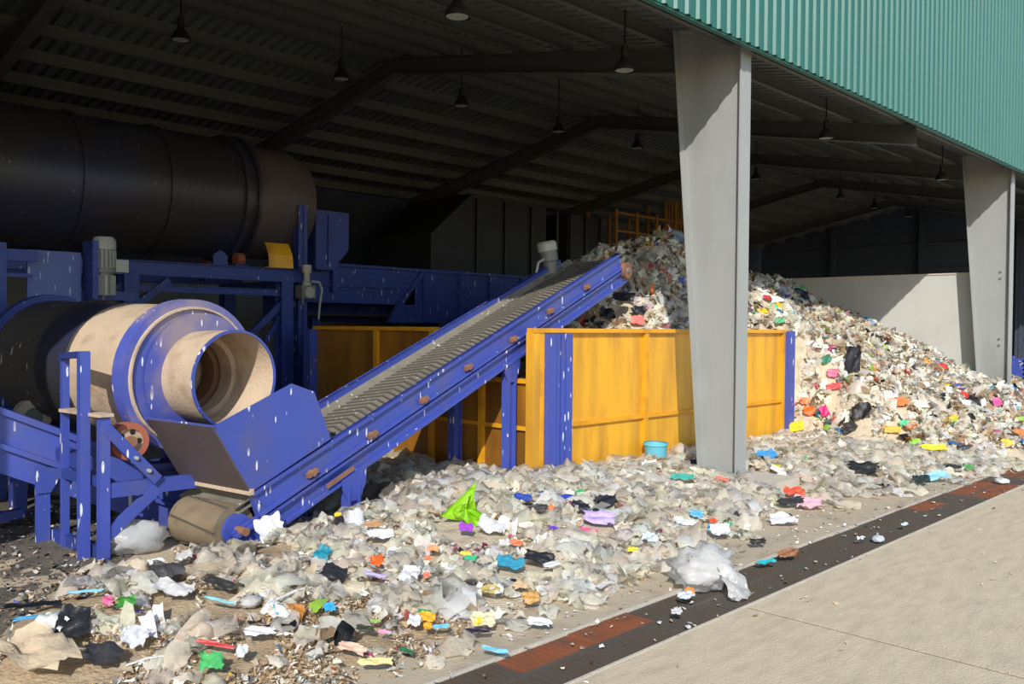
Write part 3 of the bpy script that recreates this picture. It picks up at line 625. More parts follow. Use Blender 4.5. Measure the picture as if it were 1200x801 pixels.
for x in np.linspace(sx0, sx1, 5):
    for y in (15.0, 16.0): MB().box(x-.04, x+.04, y-.04, y+.04, 0, sz-(.5 if x < sx0+(sx1-sx0)*.6 else 0)).build('gantry_post', M['gantry'], sc_)
for z in (sz-1.6, sz-1.1, sz-.6): MB().box(sx0, sx1, 14.98, 15.04, z-.03, z+.03).build('gantry_rail', M['gantry'], sc_)
for k in range(10):
    x = sx0+(sx1-sx0)*(.62+.38*k/9); MB().box(x-.02, x+.02, 14.98, 15.03, sz-1.6, sz).build('baluster', M['gantry'], sc_)
MB().box(sx0, sx1, 15, 16, sz-1.75, sz-1.65).build('gantry_deck', M['black'], sc_)
# things right of the far column
for k, (xa, xb, ya, yb, zb_, zt_, lab) in enumerate([(22.0, 23.1, 4.9, 6.1, .0, .62, 'lower blue plastic crate right of the far column'), (22.0, 23.1, 4.9, 6.1, .63, 1.25, 'upper blue plastic crate stacked right of the far column')]):
    t = empty('blue_crate', ((xa+xb)/2, (ya+yb)/2, zb_), lab, 'crate', 'blue crates right of the far column')
    mb = MB(); mb.box(xa, xb, ya, yb, zb_+.1, zb_+.14)
    mb.build('crate_floor', M['blue'], t)
    for n in range(5):
        z = zb_+.12+n*.1; mm = MB(); mm.box(xa, xa+.03, ya, yb, z, z+.05); mm.box(xb-.03, xb, ya, yb, z, z+.05); mm.box(xa, xb, ya, ya+.03, z, z+.05); mm.box(xa, xb, yb-.03, yb, z, z+.05); mm.build('slat_band', M['blue'], t)
    for x in (xa+.05, xb-.05):
        for y in (ya+.05, (ya+yb)/2, yb-.05): MB().box(x-.05, x+.05, y-.05, y+.05, zb_, zt_).build('crate_post', M['blue'], t)
yt = empty('yellow_lift_mast', (22.8, 5.5, 0), 'yellow machine frame above the blue crates right of the far column', 'machine')
for x in (22.3, 23.0): MB().box(x-.05, x+.05, 6.3, 6.4, 0, 3.3).build('mast_rail', M['yellow'], yt)
for z in (2.6, 2.85, 3.1): MB().box(22.2, 23.1, 6.2, 6.3, z, z+.12).build('mast_bar', M['yellow'], yt)

# ------------------------------------------------------------ refuse: ground form
def sstep(x, a, b):
    t = np.clip((np.asarray(x, float)-a)/(b-a), 0, 1); return t*t*(3-2*t)
TOE = ([-2, 0.5, 1.5, 2.2, 2.6, 3.1, 4.3, 5.3, 6.5, 7.6, 8.6, 9.5, 10.6, 11.6, 12.6, 14.5, 17, 22], [7.2, 5.6, 4.3, 3.75, 3.6, 3.62, 3.68, 3.56, 3.75, 3.95, 3.95, 3.85, 3.62, 3.42, 3.2, 3.15, 3.1, 3.2])
def toe(x): return np.interp(x, *TOE)
RX = [6.9, 8.2, 9.3, 10.3, 11.5, 12.9, 15.9, 17.5, 19.9, 22.5]
RYY = [8.7, 8.6, 8.55, 8.6, 8.6, 8.7, 8.9, 9.2, 10.2, 10.2]
RZZ = [.75, 1.3, 1.95, 2.8, 3.38, 3.3, 2.93, 2.8, 2.78, 2.7]
def heap_h(x, y):
    x = np.asarray(x, float); y = np.asarray(y, float)
    zr_ = np.interp(x, RX, RZZ); yr = np.interp(x, RX, RYY)
    # front slope: steep inside the bin, a straight slope down to the drain right of it
    inb = 1-sstep(x, 12.9, 13.15)
    zf = np.interp(x, [6.9, 9, 10, 11, 12, 13], [.7, 1.25, 1.6, 1.72, 1.8, 1.72])
    t_in = np.clip((y-6.7)/np.maximum(yr-6.7, .1), 0, 1)
    h_in = np.where(y >= 6.68, zf+(zr_-zf)*t_in**.85, 0)
    tt = np.clip((y-(toe(x)+.1))/np.maximum(yr-toe(x)-.1, .1), 0, 1)
    h_out = zr_*(.22*tt+.78*tt**1.25)
    edge = sstep(x, 12.75, 14.1)
    h_out = h_out*np.where(y < 6.68, edge, 1)
    h = np.where(y < 6.68, h_out, inb*h_in+(1-inb)*h_out)
    back = np.clip((y-yr)*.75, 0, None)
    h = np.where(y > yr, zr_-back, h)
    h = np.where((x < XL+.02) | ((x < XR) & (y > YK-.05)), 0, h)
    h = np.where((x > 19.88) & (y > 5.7), 0, h)
    return np.clip(h, 0, None)
def lit_h(x, y):
    # loose litter lying in front of the bin and round the foot of the conveyor
    x = np.asarray(x, float); y = np.asarray(y, float)
    d = y-toe(x)
    a = sstep(d, -.1, 1.5)*.15
    a = a+.07*np.exp(-((x-5.2)/1.0)**2-((y-6.0)/.7)**2)+.08*np.exp(-((x-6.6)/1.2)**2-((y-5.9)/.8)**2)
    a = a*(1-np.where(x > 4.6, sstep(y, 9.0, 9.6), sstep(y, 7.0, 7.6))*np.where(x < 13, 1, 0))
    a = a*sstep(x-(2.5-.78*(6.74-y)), -.35, .4)       # dark mud begins at the left
    pl_ = (1-sstep(np.abs(x-9.07), .3, .5))*(1-sstep(np.abs(y-5.3), .6, .8))
    u_ = (x-3.3)*.99+(y-6.3)*.143; v_ = -(x-3.3)*.143+(y-6.3)*.99
    a = a*(1-.9*sstep(v_, -.22, .0)*(1-sstep(u_, 1.5, 2.1)))
    return a*(1-.75*pl_)
def hh(x, y):
    x = np.asarray(x, float); y = np.asarray(y, float)
    h = heap_h(x, y); l = lit_h(x, y)
    hb = np.maximum(h, l)
    amp = np.clip(h*.35, 0, .16)+np.clip(l*.35, 0, .05)
    return np.maximum(hb+amp*(vnoise(x, y, 1.1, 3)*1.4+vnoise(x, y, 2.7, 4)+vnoise(x, y, 6, 5)*.6), 0)
def hnorm(x, y, e=.06):
    gx = (hh(x+e, y)-hh(x-e, y))/(2*e); gy = (hh(x, y+e)-hh(x, y-e))/(2*e)
    gx = np.clip(gx, -1.6, 1.6); gy = np.clip(gy, -1.6, 1.6)
    n = np.stack([-gx, -gy, np.ones_like(gx)], -1); return n/np.linalg.norm(n, axis=-1, keepdims=True)
def hit(px, py):
    d = AX.T @ np.array([(px-600)/FOC, (py-400.5)/FOC, 1.0]); t = np.linspace(2.0, 34, 2600)
    x = d[0]*t; y = d[1]*t; z = EYE+d[2]*t
    k = np.argmax(z <= hh(x, y)+.01)
    if z[k] > hh(x[k], y[k])+.05: return None
    return Vector((x[k], y[k], float(hh(x[k], y[k])))), t[k]
def grid_mesh(name, x0, x1, y0, y1, st, fn, m, keep):
    xs = np.arange(x0, x1+1e-6, st); ys = np.arange(y0, y1+1e-6, st); X, Y = np.meshgrid(xs, ys, indexing='ij')
    Z = fn(X, Y); nx, ny = X.shape; idx = np.arange(nx*ny).reshape(nx, ny)
    q = np.stack([idx[:-1, :-1], idx[1:, :-1], idx[1:, 1:], idx[:-1, 1:]], -1).reshape(-1, 4)
    kc = keep(X, Y, Z).reshape(-1); q = q[kc[q].any(1)]
    me = bpy.data.meshes.new(name); used = np.unique(q); mp = -np.ones(nx*ny, int); mp[used] = np.arange(len(used))
    V = np.stack([X.ravel(), Y.ravel(), Z.ravel()], 1)[used]
    me.from_pydata(V.tolist(), [], mp[q].tolist()); me.polygons.foreach_set('use_smooth', [True]*len(q)); me.materials.append(m)
    return link(name, me)
inbin = lambda X, Y: (X > XL+.03) & (X < XR-.02) & (Y > YF+.03) & (Y < YK-.02)
def hh_out(X, Y):
    h = hh(X, Y); k = (X > XL-.15) & (X < XR+.0) & (Y > YF-.12); return np.where(k, np.minimum(h, .1), h)-.02
base = grid_mesh('compacted_refuse', 1.2, 22.4, 2.9, 13.2, .1, hh_out, M['bed'], lambda X, Y, Z: (Z > .006) & (X > 3.65) & ~((X > 7.0) & (X < XR) & (Y > 6.75)) & ~((X > 19.8) & (Y > 5.7)))
tag(base, 'compacted dusty refuse and soil under the loose litter and the right slope', 'refuse', kind='stuff')
soil = grid_mesh('loose_soil', 1.0, 3.75, 3.4, 8.0, .05, lambda X, Y: hh_out(X, Y)+.02*vnoise(X, Y, 9, 31), M['soil'], lambda X, Y, Z: Z > .006)
tag(soil, 'brown crumbly soil mixed with litter at the lower left', 'soil', kind='stuff')
fill = grid_mesh('bin_refuse', XL+.06, XR-.06, YF+.06, YK-.1, .1, lambda X, Y: hh(X, Y)-.03, M['bed'], lambda X, Y, Z: Z > -1)
tag(fill, 'compacted dusty refuse that fills the yellow bin under the loose pieces', 'refuse', kind='stuff')
mud = grid_mesh('mud', -1.0, 4.2, 4.4, 10.5, .08, lambda X, Y: .012+.05*(vnoise(X, Y, 2, 11)+.6*vnoise(X, Y, 6, 12)+.3*vnoise(X, Y, 14, 13))-.08*sstep(X-(2.35-.78*(6.74-Y)), 0, .8), M['mud'], lambda X, Y, Z: Z > -.03)
tag(mud, 'dark wet mud with crumbs of litter at the lower left', 'mud', kind='stuff')

# ------------------------------------------------------------ refuse: colours
PAL = {
 'clear': [(246, 237, 218), (240, 230, 209), (248, 242, 228), (232, 221, 199), (242, 228, 202)],
 'white': [(236, 234, 228), (222, 219, 212), (242, 240, 236)],
 'tan': [(190, 160, 120), (206, 180, 142), (170, 140, 104), (150, 122, 92), (214, 196, 166)],
 'grey': [(110, 108, 104), (84, 84, 84), (140, 138, 132)],
 'black': [(34, 34, 36), (48, 46, 44), (26, 28, 30)],
 'col': [(214, 60, 48), (236, 120, 40), (238, 200, 40), (60, 160, 90), (60, 130, 200), (110, 190, 214), (200, 70, 120), (236, 160, 170), (80, 90, 170), (150, 190, 70), (190, 130, 60), (226, 104, 90), (40, 120, 110)],
}
def pick_cols(n, w):
    ks = list(w); p = np.array([w[k] for k in ks], float); p /= p.sum()
    kk = rng.choice(len(ks), n, p=p); out = np.zeros((n, 4)); out[:, 3] = 1
    for i, k in enumerate(ks):
        s = np.where(kk == i)[0]
        if len(s) == 0: continue
        c = np.array([rgb(*q)[:3] for q in PAL[k]])[rng.integers(0, len(PAL[k]), len(s))]
        out[s, :3] = np.clip(c*rng.uniform(.8, 1.15, (len(s), 1))*rng.uniform(.96, 1.04, (len(s), 3)), 0, .92)
    return out
def sheets(name, pos, nrm, sx, sy, cols, m, n=4, tilt=.5, lift=.0, fold=.35, smooth=True, puff=0.0):
    N = len(pos); g = np.linspace(-.5, .5, n); U, V = np.meshgrid(g, g, indexing='ij'); U = U.ravel(); V = V.ravel(); K = n*n
    if puff:
        mx = np.maximum(np.maximum(np.abs(U), np.abs(V)), 1e-6); rr = (np.sqrt(U*U+V*V)/mx)**.75; U = U/rr; V = V/rr
    th = rng.uniform(0, 2*np.pi, (N, 1)); a = rng.uniform(3, 7.5, (N, 1)); ph = rng.uniform(0, 6.28, (N, 1)); th2 = rng.uniform(0, 6.28, (N, 1)); ph2 = rng.uniform(0, 6.28, (N, 1))
    W = fold*(.5*np.sin(a*(U*np.cos(th)+V*np.sin(th))*1.2+ph)+.35*np.sin(1.7*a*(U*np.cos(th2)+V*np.sin(th2))+ph2))+rng.normal(0, .10*fold/.35, (N, K))+puff*(.22-(U*U+V*V))*2
    uu = U*(1+rng.uniform(-.35, .35, (N, 1))*V*2)+rng.normal(0, .06, (N, K)); vv = V*(1+rng.uniform(-.35, .35, (N, 1))*U*2)+rng.normal(0, .06, (N, K))
    nn = nrm+rng.normal(0, tilt, (N, 3)); nn /= np.linalg.norm(nn, axis=1, keepdims=True)
    t = rng.normal(0, 1, (N, 3)); t -= nn*(t*nn).sum(1, keepdims=True); t /= np.linalg.norm(t, axis=1, keepdims=True); b = np.cross(nn, t)
    ss = np.minimum(sx, sy)[:, None]
    P = pos[:, None, :]+(uu*sx[:, None])[..., None]*t[:, None, :]+(vv*sy[:, None])[..., None]*b[:, None, :]+(W*ss+lift)[..., None]*nn[:, None, :]
    P[..., 2] = np.maximum(P[..., 2], .004)
    i = np.arange(K).reshape(n, n); q = np.stack([i[:-1, :-1], i[1:, :-1], i[1:, 1:], i[:-1, 1:]], -1).reshape(-1, 4)
    F = (np.arange(N)[:, None, None]*K+q[None]).reshape(-1, 4); nf = len(F)
    me = bpy.data.meshes.new(name); me.vertices.add(N*K); me.vertices.foreach_set('co', P.reshape(-1).astype(np.float32))
    me.loops.add(nf*4); me.loops.foreach_set('vertex_index', F.reshape(-1).astype(np.int32))
    me.polygons.add(nf); me.polygons.foreach_set('loop_start', np.arange(0, nf*4, 4, dtype=np.int32))
    me.polygons.foreach_set('use_smooth', np.full(nf, smooth)); me.update(calc_edges=True)
    at_ = me.attributes.new('Col', 'FLOAT_COLOR', 'FACE'); at_.data.foreach_set('color', np.repeat(cols, len(q), axis=0).reshape(-1).astype(np.float32))
    me.materials.append(m); return me
M['film'] = film_mat('litter_film', attr=True, transp=.3, rough=.32, transl=.4)
M['opaque'] = film_mat('litter_opaque', attr=True, transp=0, rough=.5, transl=.22)

def scatter(n, x0, x1, y0, y1, dens):
    x = rng.uniform(x0, x1, n*4); y = rng.uniform(y0, y1, n*4); d = dens(x, y)
    k = np.where(rng.random(n*4) < d)[0][:n]; return x[k], y[k]
def place(x, y, sink=.0): return np.stack([x, y, hh(x, y)+sink], 1)
def soilzone(x, y): return (1-sstep(x, 3.1, 3.9))*(1-sstep(y, 6.6, 7.0))
def d_litter(x, y):
    u_ = (x-3.3)*.99+(y-6.3)*.143; v_ = -(x-3.3)*.143+(y-6.3)*.99; cz = (v_ > -.12) & (u_ < 1.9)
    inside = (y > toe(x)+.05+vnoise(x, y, 1.7, 21)*.5) & (y < np.where((x > 6.98) & (x < 13), 6.52, np.where(x > 4.8, 9.2, 7.1))) & (x < 13.6) & ~((x > 8.78) & (x < 9.55) & (y > 4.35) & (y < 6.05))
    L = x-(2.45-.78*(6.74-y)) > -.05+vnoise(x, y, 2.0, 22)*.4
    return np.where(inside & L, (1-.72*soilzone(x, y))*np.clip((y-toe(x))/.9, .12, 1)*np.where(cz, .12, 1), 0)
def d_heap(x, y):
    h = heap_h(x, y); return np.where((h > .12) & ~((x > 19.7) & (y > 5.6)) & ~((np.abs(x-19.55) < .22) & (np.abs(y-5.45) < .42)) & ~((x > XL-.1) & (x < XR+.1) & (np.abs(y-YF) < .13)) & ~((np.abs(x-XR) < .1) & (y > YF)) & (y < np.interp(x, RX, RYY)+.5), 1.0, 0)
litter_w = {'clear': 58, 'white': 18, 'tan': 10, 'grey': 5, 'black': 2.5, 'col': 7}
heap_w = {'clear': 42, 'white': 15, 'tan': 24, 'grey': 6, 'black': 5, 'col': 10}
HITS = []                       # where single pieces will lie: the mass leaves them uncovered
def clear_of(x, y, ex=0.0):
    k = np.ones(len(x), bool)
    for hx, hy, r in HITS:
        d = math.hypot(hx, hy); cx, cy = -hx/d, -hy/d
        t = np.clip((x-hx)*cx+(y-hy)*cy, 0, r*1.5); k &= np.hypot(x-hx-cx*t, y-hy-cy*t) > r+ex
    return k
def stuff(name, label, xy, s0, s1, w, m, asp=(.6, 1.4), n=4, tilt=.5, sink=.02, fold=.35, pw=1.6, puff=0.0, exf=.34):
    x, y = xy; s = s0*(s1/s0)**(rng.random(len(x))**pw); k = clear_of(x, y, s*exf); x = x[k]; y = y[k]; s = s[k]; N = len(x); p = place(x, y, 0); p[:, 2] += rng.uniform(-.01, sink, N)
    a = rng.uniform(*asp, N)
    o = link(name, sheets(name, p, hnorm(x, y), s*np.sqrt(a), s/np.sqrt(a), pick_cols(N, w), m, n, tilt, 0, fold, True, puff))
    tag(o, label, 'litter', kind='stuff'); return o
S, B, K, R = 'sheet', 'bag', 'stick', 'strip'
# photo x, y, width in px, colour, label, kind, name, category, height ratio
LIST = [
 (597, 666, 38, (60, 150, 178), 'teal cloth lying beside black film in the litter before the yellow bin', S, 'teal_cloth', 'cloth', .5),
 (378, 656, 20, (40, 140, 160), 'small bright teal rag in the litter below the conveyor foot', S, 'teal_rag', 'cloth', 1.1),
 (392, 678, 34, (46, 46, 50), 'black film just below the small bright teal rag', S, 'black_film', 'plastic', .6),
 (898, 664, 24, (40, 186, 196), 'turquoise scrap lying on the drain grate right of the big white bag', R, 'turquoise_scrap', 'plastic', .35),
 (702, 612, 44, (186, 164, 222), 'lilac film sheet lying flat in the litter below the double blue post', S, 'lilac_film', 'plastic', .45),
 (690, 627, 24, (226, 96, 140), 'pink strip under the lilac film sheet', R, 'pink_strip', 'plastic', .35),
 (631, 660, 38, (40, 42, 46), 'black crumpled bag right of the teal cloth', S, 'black_bag', 'bag', .5),
 (646, 668, 22, (206, 206, 210), 'silver striped wrapper on the black bag right of the teal cloth', R, 'silver_wrapper', 'wrapper', .4),
 (680, 598, 24, (38, 40, 48), 'black film between the blue scrap and the lilac film sheet', S, 'black_film', 'plastic', .6),
 (664, 588, 20, (54, 74, 176), 'blue plastic scrap just left of the green ring in the litter', S, 'blue_scrap', 'plastic', .6),
 (612, 588, 24, (56, 80, 170), 'blue plastic scrap nearer the lime bag than the other blue one', S, 'blue_scrap', 'plastic', .55),
 (630, 600, 26, (70, 70, 70), 'dark grey wrung film right of the blue scrap near the lime bag', R, 'dark_film', 'plastic', .5),
 (680, 583, 12, (60, 176, 110), 'green plastic ring standing in the litter before the yellow panels', S, 'green_ring', 'plastic', 1.0),
 (711, 592, 28, (40, 42, 50), 'black crumpled film above the lilac film sheet', S, 'black_film', 'plastic', .6),
 (649, 624, 12, (104, 60, 196), 'small violet scrap left of the pink strip', S, 'violet_scrap', 'plastic', .5),
 (546, 624, 18, (170, 80, 200), 'purple film hanging below the lime green bag', R, 'purple_film', 'plastic', 1.0),
 (604, 642, 18, (238, 120, 76), 'orange wrapper with a white end above the teal cloth', S, 'orange_wrapper', 'wrapper', .5),
 (592, 643, 14, (232, 228, 220), 'round white tub lid just left of the orange wrapper', S, 'tub_lid', 'lid', .9),
 (442, 664, 17, (236, 106, 40), 'bright orange wrapper in the middle of the near litter', S, 'orange_wrapper', 'wrapper', 1.0),
 (440, 681, 28, (188, 170, 206), 'pale lilac wrapper with a dark end under the orange wrapper', R, 'lilac_wrapper', 'wrapper', .4),
 (480, 681, 24, (240, 238, 236), 'folded white paper cup in the middle of the near litter', S, 'paper_cup', 'cup', 1.1),
 (502, 660, 8, (240, 130, 90), 'tiny orange dot of film above the folded white cup', S, 'orange_scrap', 'plastic', .8),
 (500, 681, 9, (240, 130, 100), 'tiny salmon scrap right of the folded white cup', S, 'salmon_scrap', 'plastic', .9),
 (508, 649, 14, (240, 160, 110), 'small peach scrap above right of the folded white cup', S, 'peach_scrap', 'plastic', .7),
 (546, 655, 14, (240, 214, 80), 'small yellow label on the green and blue wrapper', S, 'yellow_label', 'label', .5),
 (551, 661, 15, (70, 190, 140), 'green and blue wrapper left of the teal cloth', S, 'green_wrapper', 'wrapper', .6),
 (500, 731, 24, (240, 172, 40), 'orange and green printed carton piece near the front edge of the litter', S, 'printed_carton', 'carton', .6),
 (497, 725, 17, (40, 150, 92), 'green panel of the torn carton near the front edge of the litter', R, 'green_carton', 'carton', .6),
 (486, 735, 17, (238, 234, 226), 'white flap beside the torn orange carton', S, 'white_flap', 'carton', 1.0),
 (501, 741, 12, (244, 166, 36), 'round orange flap at the bottom of the torn carton', S, 'orange_flap', 'carton', 1.0),
 (517, 742, 20, (120, 196, 226), 'pale blue slip right of the torn orange carton', R, 'blue_slip', 'paper', .4),
 (559, 747, 34, (52, 44, 56), 'black striped wrapper lying flat near the edge of the drain', R, 'striped_wrapper', 'wrapper', .3),
 (566, 734, 34, (234, 222, 180), 'cream film with a yellow patch above the black striped wrapper', S, 'cream_film', 'plastic', .7),
 (562, 736, 14, (240, 216, 70), 'yellow patch on the cream film near the edge of the drain', S, 'yellow_patch', 'plastic', .8),
 (574, 698, 26, (190, 168, 100), 'olive yellow crumpled film near the middle of the front litter', S, 'olive_film', 'plastic', .5),
 (582, 698, 16, (240, 238, 238), 'white paper crumple right of the olive film', S, 'white_paper', 'paper', .9),
 (622, 707, 22, (200, 152, 84), 'golden brown net bag below the teal cloth', S, 'brown_net', 'net', .8),
 (610, 692, 18, (216, 184, 140), 'bunch of tan straw above the golden brown net bag', R, 'tan_straw', 'straw', .8),
 (386, 719, 14, (60, 170, 226), 'bright blue plastic lath in the soil below the teal rag', R, 'blue_lath', 'plastic', 1.2),
 (440, 735, 15, (150, 190, 90), 'small green leaf scrap in the lower litter', R, 'leaf_scrap', 'leaf', .4),
 (428, 744, 24, (60, 66, 50), 'dark wrapper end near the lower middle of the litter', R, 'dark_wrapper', 'wrapper', .4),
 (450, 749, 16, (232, 150, 180), 'pink film scrap near the lower middle of the litter', S, 'pink_film', 'plastic', .4),
 (412, 768, 36, (226, 186, 160), 'salmon paper bag torn open at the front edge of the litter', R, 'paper_bag', 'bag', .45),
 (440, 784, 44, (240, 220, 150), 'cream carton lid with a yellow spot at the front edge of the litter', R, 'carton_lid', 'carton', .3),
 (476, 771, 20, (50, 110, 80), 'dark green bent strip near the front edge of the litter', R, 'green_strip', 'plastic', .4),
 (580, 770, 34, (130, 200, 220), 'pale blue film strip lying along the edge of the drain', R, 'blue_film_strip', 'plastic', .25),
 (632, 736, 32, (232, 228, 220), 'white crumpled paper near the drain left of its rusty grate', S, 'white_paper', 'paper', .45),
 (742, 650, 14, (246, 226, 40), 'bright yellow scrap in the litter before the yellow panels', R, 'yellow_scrap', 'plastic', .7),
 (762, 636, 22, (206, 222, 236), 'bluish white crumple right of the bright yellow scrap', S, 'white_film', 'plastic', .8),
 (816, 607, 18, (96, 170, 226), 'sky blue scrap in the litter left of the plinth', S, 'blue_scrap', 'plastic', .6),
 (804, 617, 26, (236, 236, 238), 'white wrapper below the sky blue scrap left of the plinth', R, 'white_wrapper', 'wrapper', .5),
 (836, 615, 8, (240, 90, 50), 'narrow orange red slip right of the sky blue scrap', R, 'red_slip', 'plastic', 1.3),
 (853, 619, 12, (60, 170, 120), 'small green scrap right of the narrow orange slip', S, 'green_scrap', 'plastic', .5),
 (838, 650, 14, (50, 176, 130), 'small green scrap on top of the big white bag', S, 'green_scrap', 'plastic', .5),
 (834, 624, 12, (70, 150, 210), 'thin blue strip below the narrow orange slip', R, 'blue_strip', 'plastic', 1.2),
 (845, 628, 26, (228, 226, 226), 'white paper bag right of the thin blue strip', S, 'white_paper_bag', 'bag', .8),
 (888, 640, 22, (48, 44, 42), 'black scrap at the edge of the litter under the plinth', S, 'black_scrap', 'plastic', .5),
 (918, 614, 34, (226, 224, 220), 'white film tray between the plinth and the pink sheet', S, 'white_tray', 'tray', .5),
 (930, 580, 26, (232, 90, 60), 'red orange wrapper on the apron right of the plinth', S, 'red_wrapper', 'wrapper', .5),
 (916, 565, 16, (240, 236, 238), 'white and maroon box flap behind the red orange wrapper', S, 'box_flap', 'carton', 1.0),
 (913, 566, 9, (140, 40, 60), 'maroon flap at the left of the white box flap right of the plinth', R, 'maroon_flap', 'carton', 1.6),
 (948, 594, 36, (222, 180, 188), 'pale pink sheet at the front of the litter right of the plinth', S, 'pink_sheet', 'plastic', .6),
 (926, 592, 36, (58, 56, 58), 'black slab of rubber below the red orange wrapper', R, 'black_rubber', 'rubber', .4),
 (898, 537, 28, (80, 160, 220), 'light blue bag lying right of the foot of the big grey column', S, 'blue_bag', 'bag', .6),
 (886, 544, 22, (36, 38, 44), 'black bag under the light blue one right of the big column', S, 'black_bag', 'bag', .6),
 (909, 550, 12, (206, 190, 50), 'olive yellow scrap right of the light blue bag', S, 'olive_scrap', 'plastic', .6),
 (846, 566, 18, (226, 120, 100), 'faded red scrap on the plinth before the big column', S, 'red_scrap', 'plastic', .4),
 (800, 563, 30, (70, 176, 160), 'sea green cord and film left of the plinth', R, 'green_film', 'plastic', .4),
 (814, 548, 26, (46, 44, 44), 'black film at the foot of the yellow panels left of the big column', R, 'black_film', 'plastic', .5),
 (835, 546, 16, (236, 236, 236), 'small white bag against the foot of the big grey column', B, 'white_bag', 'bag', .8),
 (763, 552, 24, (240, 240, 238), 'white peaked film just before the blue tub', S, 'white_film', 'plastic', 1.0),
 # right slope
 (949, 484, 16, (240, 110, 40), 'bright orange plastic on the slope right of the yellow bin, the lower of the pair', S, 'orange_plastic', 'plastic', .8),
 (943, 474, 12, (238, 140, 90), 'faded orange plastic just above the bright orange one', S, 'orange_plastic', 'plastic', .7),
 (966, 486, 10, (232, 40, 120), 'magenta strip right of the bright orange plastic', R, 'magenta_strip', 'plastic', 1.5),
 (932, 503, 22, (240, 210, 50), 'yellow film low on the slope beside the blue end post', S, 'yellow_film', 'plastic', .6),
 (976, 440, 14, (236, 120, 150), 'pink scrap in the middle of the slope above the red strip', S, 'pink_scrap', 'plastic', .7),
 (977, 456, 18, (232, 80, 80), 'red strip below the pink scrap on the slope', R, 'red_strip', 'plastic', .5),
 (1000, 424, 20, (44, 44, 46), 'tall black film high on the slope right of the yellow bin', S, 'black_film', 'plastic', 1.9),
 (1010, 485, 26, (44, 42, 44), 'black film in the middle of the slope below the tall one', S, 'black_film', 'plastic', .7),
 (1018, 410, 16, (226, 206, 50), 'yellow scrap near the top of the slope, right of the tall black film', S, 'yellow_scrap', 'plastic', .6),
 (968, 424, 13, (60, 130, 100), 'green bottle like scrap high on the slope', S, 'green_scrap', 'plastic', .7),
 (1056, 474, 18, (240, 130, 70), 'orange film in the middle of the right slope', S, 'orange_film', 'plastic', .7),
 (1072, 521, 14, (150, 206, 70), 'lime green scrap low on the right slope', S, 'lime_scrap', 'plastic', .6),
 (1094, 528, 32, (236, 216, 60), 'yellow film low on the right slope beside the lime scrap', R, 'yellow_film', 'plastic', .4),
 (1012, 552, 38, (44, 44, 44), 'long black film at the foot of the slope', R, 'black_film', 'plastic', .6),
 (1094, 562, 36, (150, 206, 224), 'light blue striped bag at the foot of the right slope', R, 'blue_bag', 'bag', .45),
 (1080, 566, 20, (50, 60, 60), 'dark green film left of the light blue striped bag', S, 'dark_film', 'plastic', .7),
 (1139, 472, 18, (36, 34, 38), 'black bag with a red flap high on the right slope', S, 'black_bag', 'bag', .9),
 (1131, 466, 11, (206, 60, 40), 'red flap left of the black bag high on the right slope', R, 'red_flap', 'plastic', 1.0),
 (1158, 498, 11, (40, 110, 76), 'dark green bottle end on the right slope', B, 'green_bottle_end', 'bottle', 1.0),
 (1168, 474, 12, (226, 90, 150), 'pink scrap near the far column on the slope', R, 'pink_scrap', 'plastic', 1.1),
 (1081, 428, 22, (220, 160, 80), 'ochre film near the white wall at the top of the slope', S, 'ochre_film', 'plastic', .5),
 (1104, 432, 12, (216, 60, 50), 'red scrap near the white wall right of the ochre film', S, 'red_scrap', 'plastic', .7),
 (1097, 443, 15, (70, 74, 84), 'slate grey bag below the red scrap near the white wall', S, 'grey_bag', 'bag', .7),
 (1084, 454, 13, (244, 242, 240), 'white box piece below the ochre film', S, 'white_carton', 'carton', .6),
 (1196, 512, 26, (240, 130, 70), 'orange bag at the right edge of the photo', S, 'orange_bag', 'bag', .5),
 (1180, 522, 14, (232, 190, 70), 'mustard scrap left of the orange bag at the right edge', S, 'mustard_scrap', 'plastic', .7),
 (1192, 494, 16, (150, 196, 80), 'green film above the orange bag at the right edge', R, 'green_film', 'plastic', .4),
 (1174, 565, 20, (244, 238, 234), 'white bottle lying on the far end of the drain', B, 'white_bottle', 'bottle', .5),
 (1130, 528, 18, (60, 62, 66), 'dark bag low on the right slope under the green bottle end', S, 'dark_bag', 'bag', .6),
 (1116, 550, 22, (54, 56, 54), 'dark bent strip at the foot of the right slope', R, 'dark_strip', 'plastic', .4),
 (1136, 551, 12, (90, 150, 80), 'grass green scrap at the foot of the right slope', S, 'green_scrap', 'plastic', .8),
 (1046, 507, 20, (226, 180, 60), 'amber film left of the lime scrap on the right slope', R, 'amber_film', 'plastic', .5),
 (1060, 500, 12, (90, 200, 150), 'mint scrap above the amber film on the right slope', S, 'mint_scrap', 'plastic', .7),
 (995, 505, 20, (60, 58, 58), 'charcoal film right of the magenta strip', S, 'charcoal_film', 'plastic', .6),
 (1158, 455, 26, (70, 68, 66), 'grey strip leaning near the foot of the far column', R, 'grey_strip', 'plastic', .3),
 # heap top
 (745, 283, 34, (36, 48, 66), 'dark navy bag at the very top of the heap', S, 'navy_bag', 'bag', .5),
 (742, 271, 24, (196, 180, 140), 'straw coloured bundle crowning the heap', S, 'straw_bundle', 'straw', .6),
 (726, 289, 16, (60, 130, 140), 'dull teal bag left of the navy one at the heap top', S, 'teal_bag', 'bag', .9),
 (795, 281, 26, (120, 136, 146), 'blue grey film at the heap top left of the big column', S, 'grey_film', 'plastic', .7),
 (747, 379, 18, (240, 126, 116), 'coral red bag on the rim of the yellow bin', S, 'coral_bag', 'bag', .7),
 (748, 367, 22, (34, 36, 40), 'black bag above the coral red one behind the rim of the yellow bin', S, 'black_bag', 'bag', .5),
 (712, 371, 20, (40, 40, 42), 'black bag left of the coral red one behind the rim of the yellow bin', S, 'black_bag', 'bag', .7),
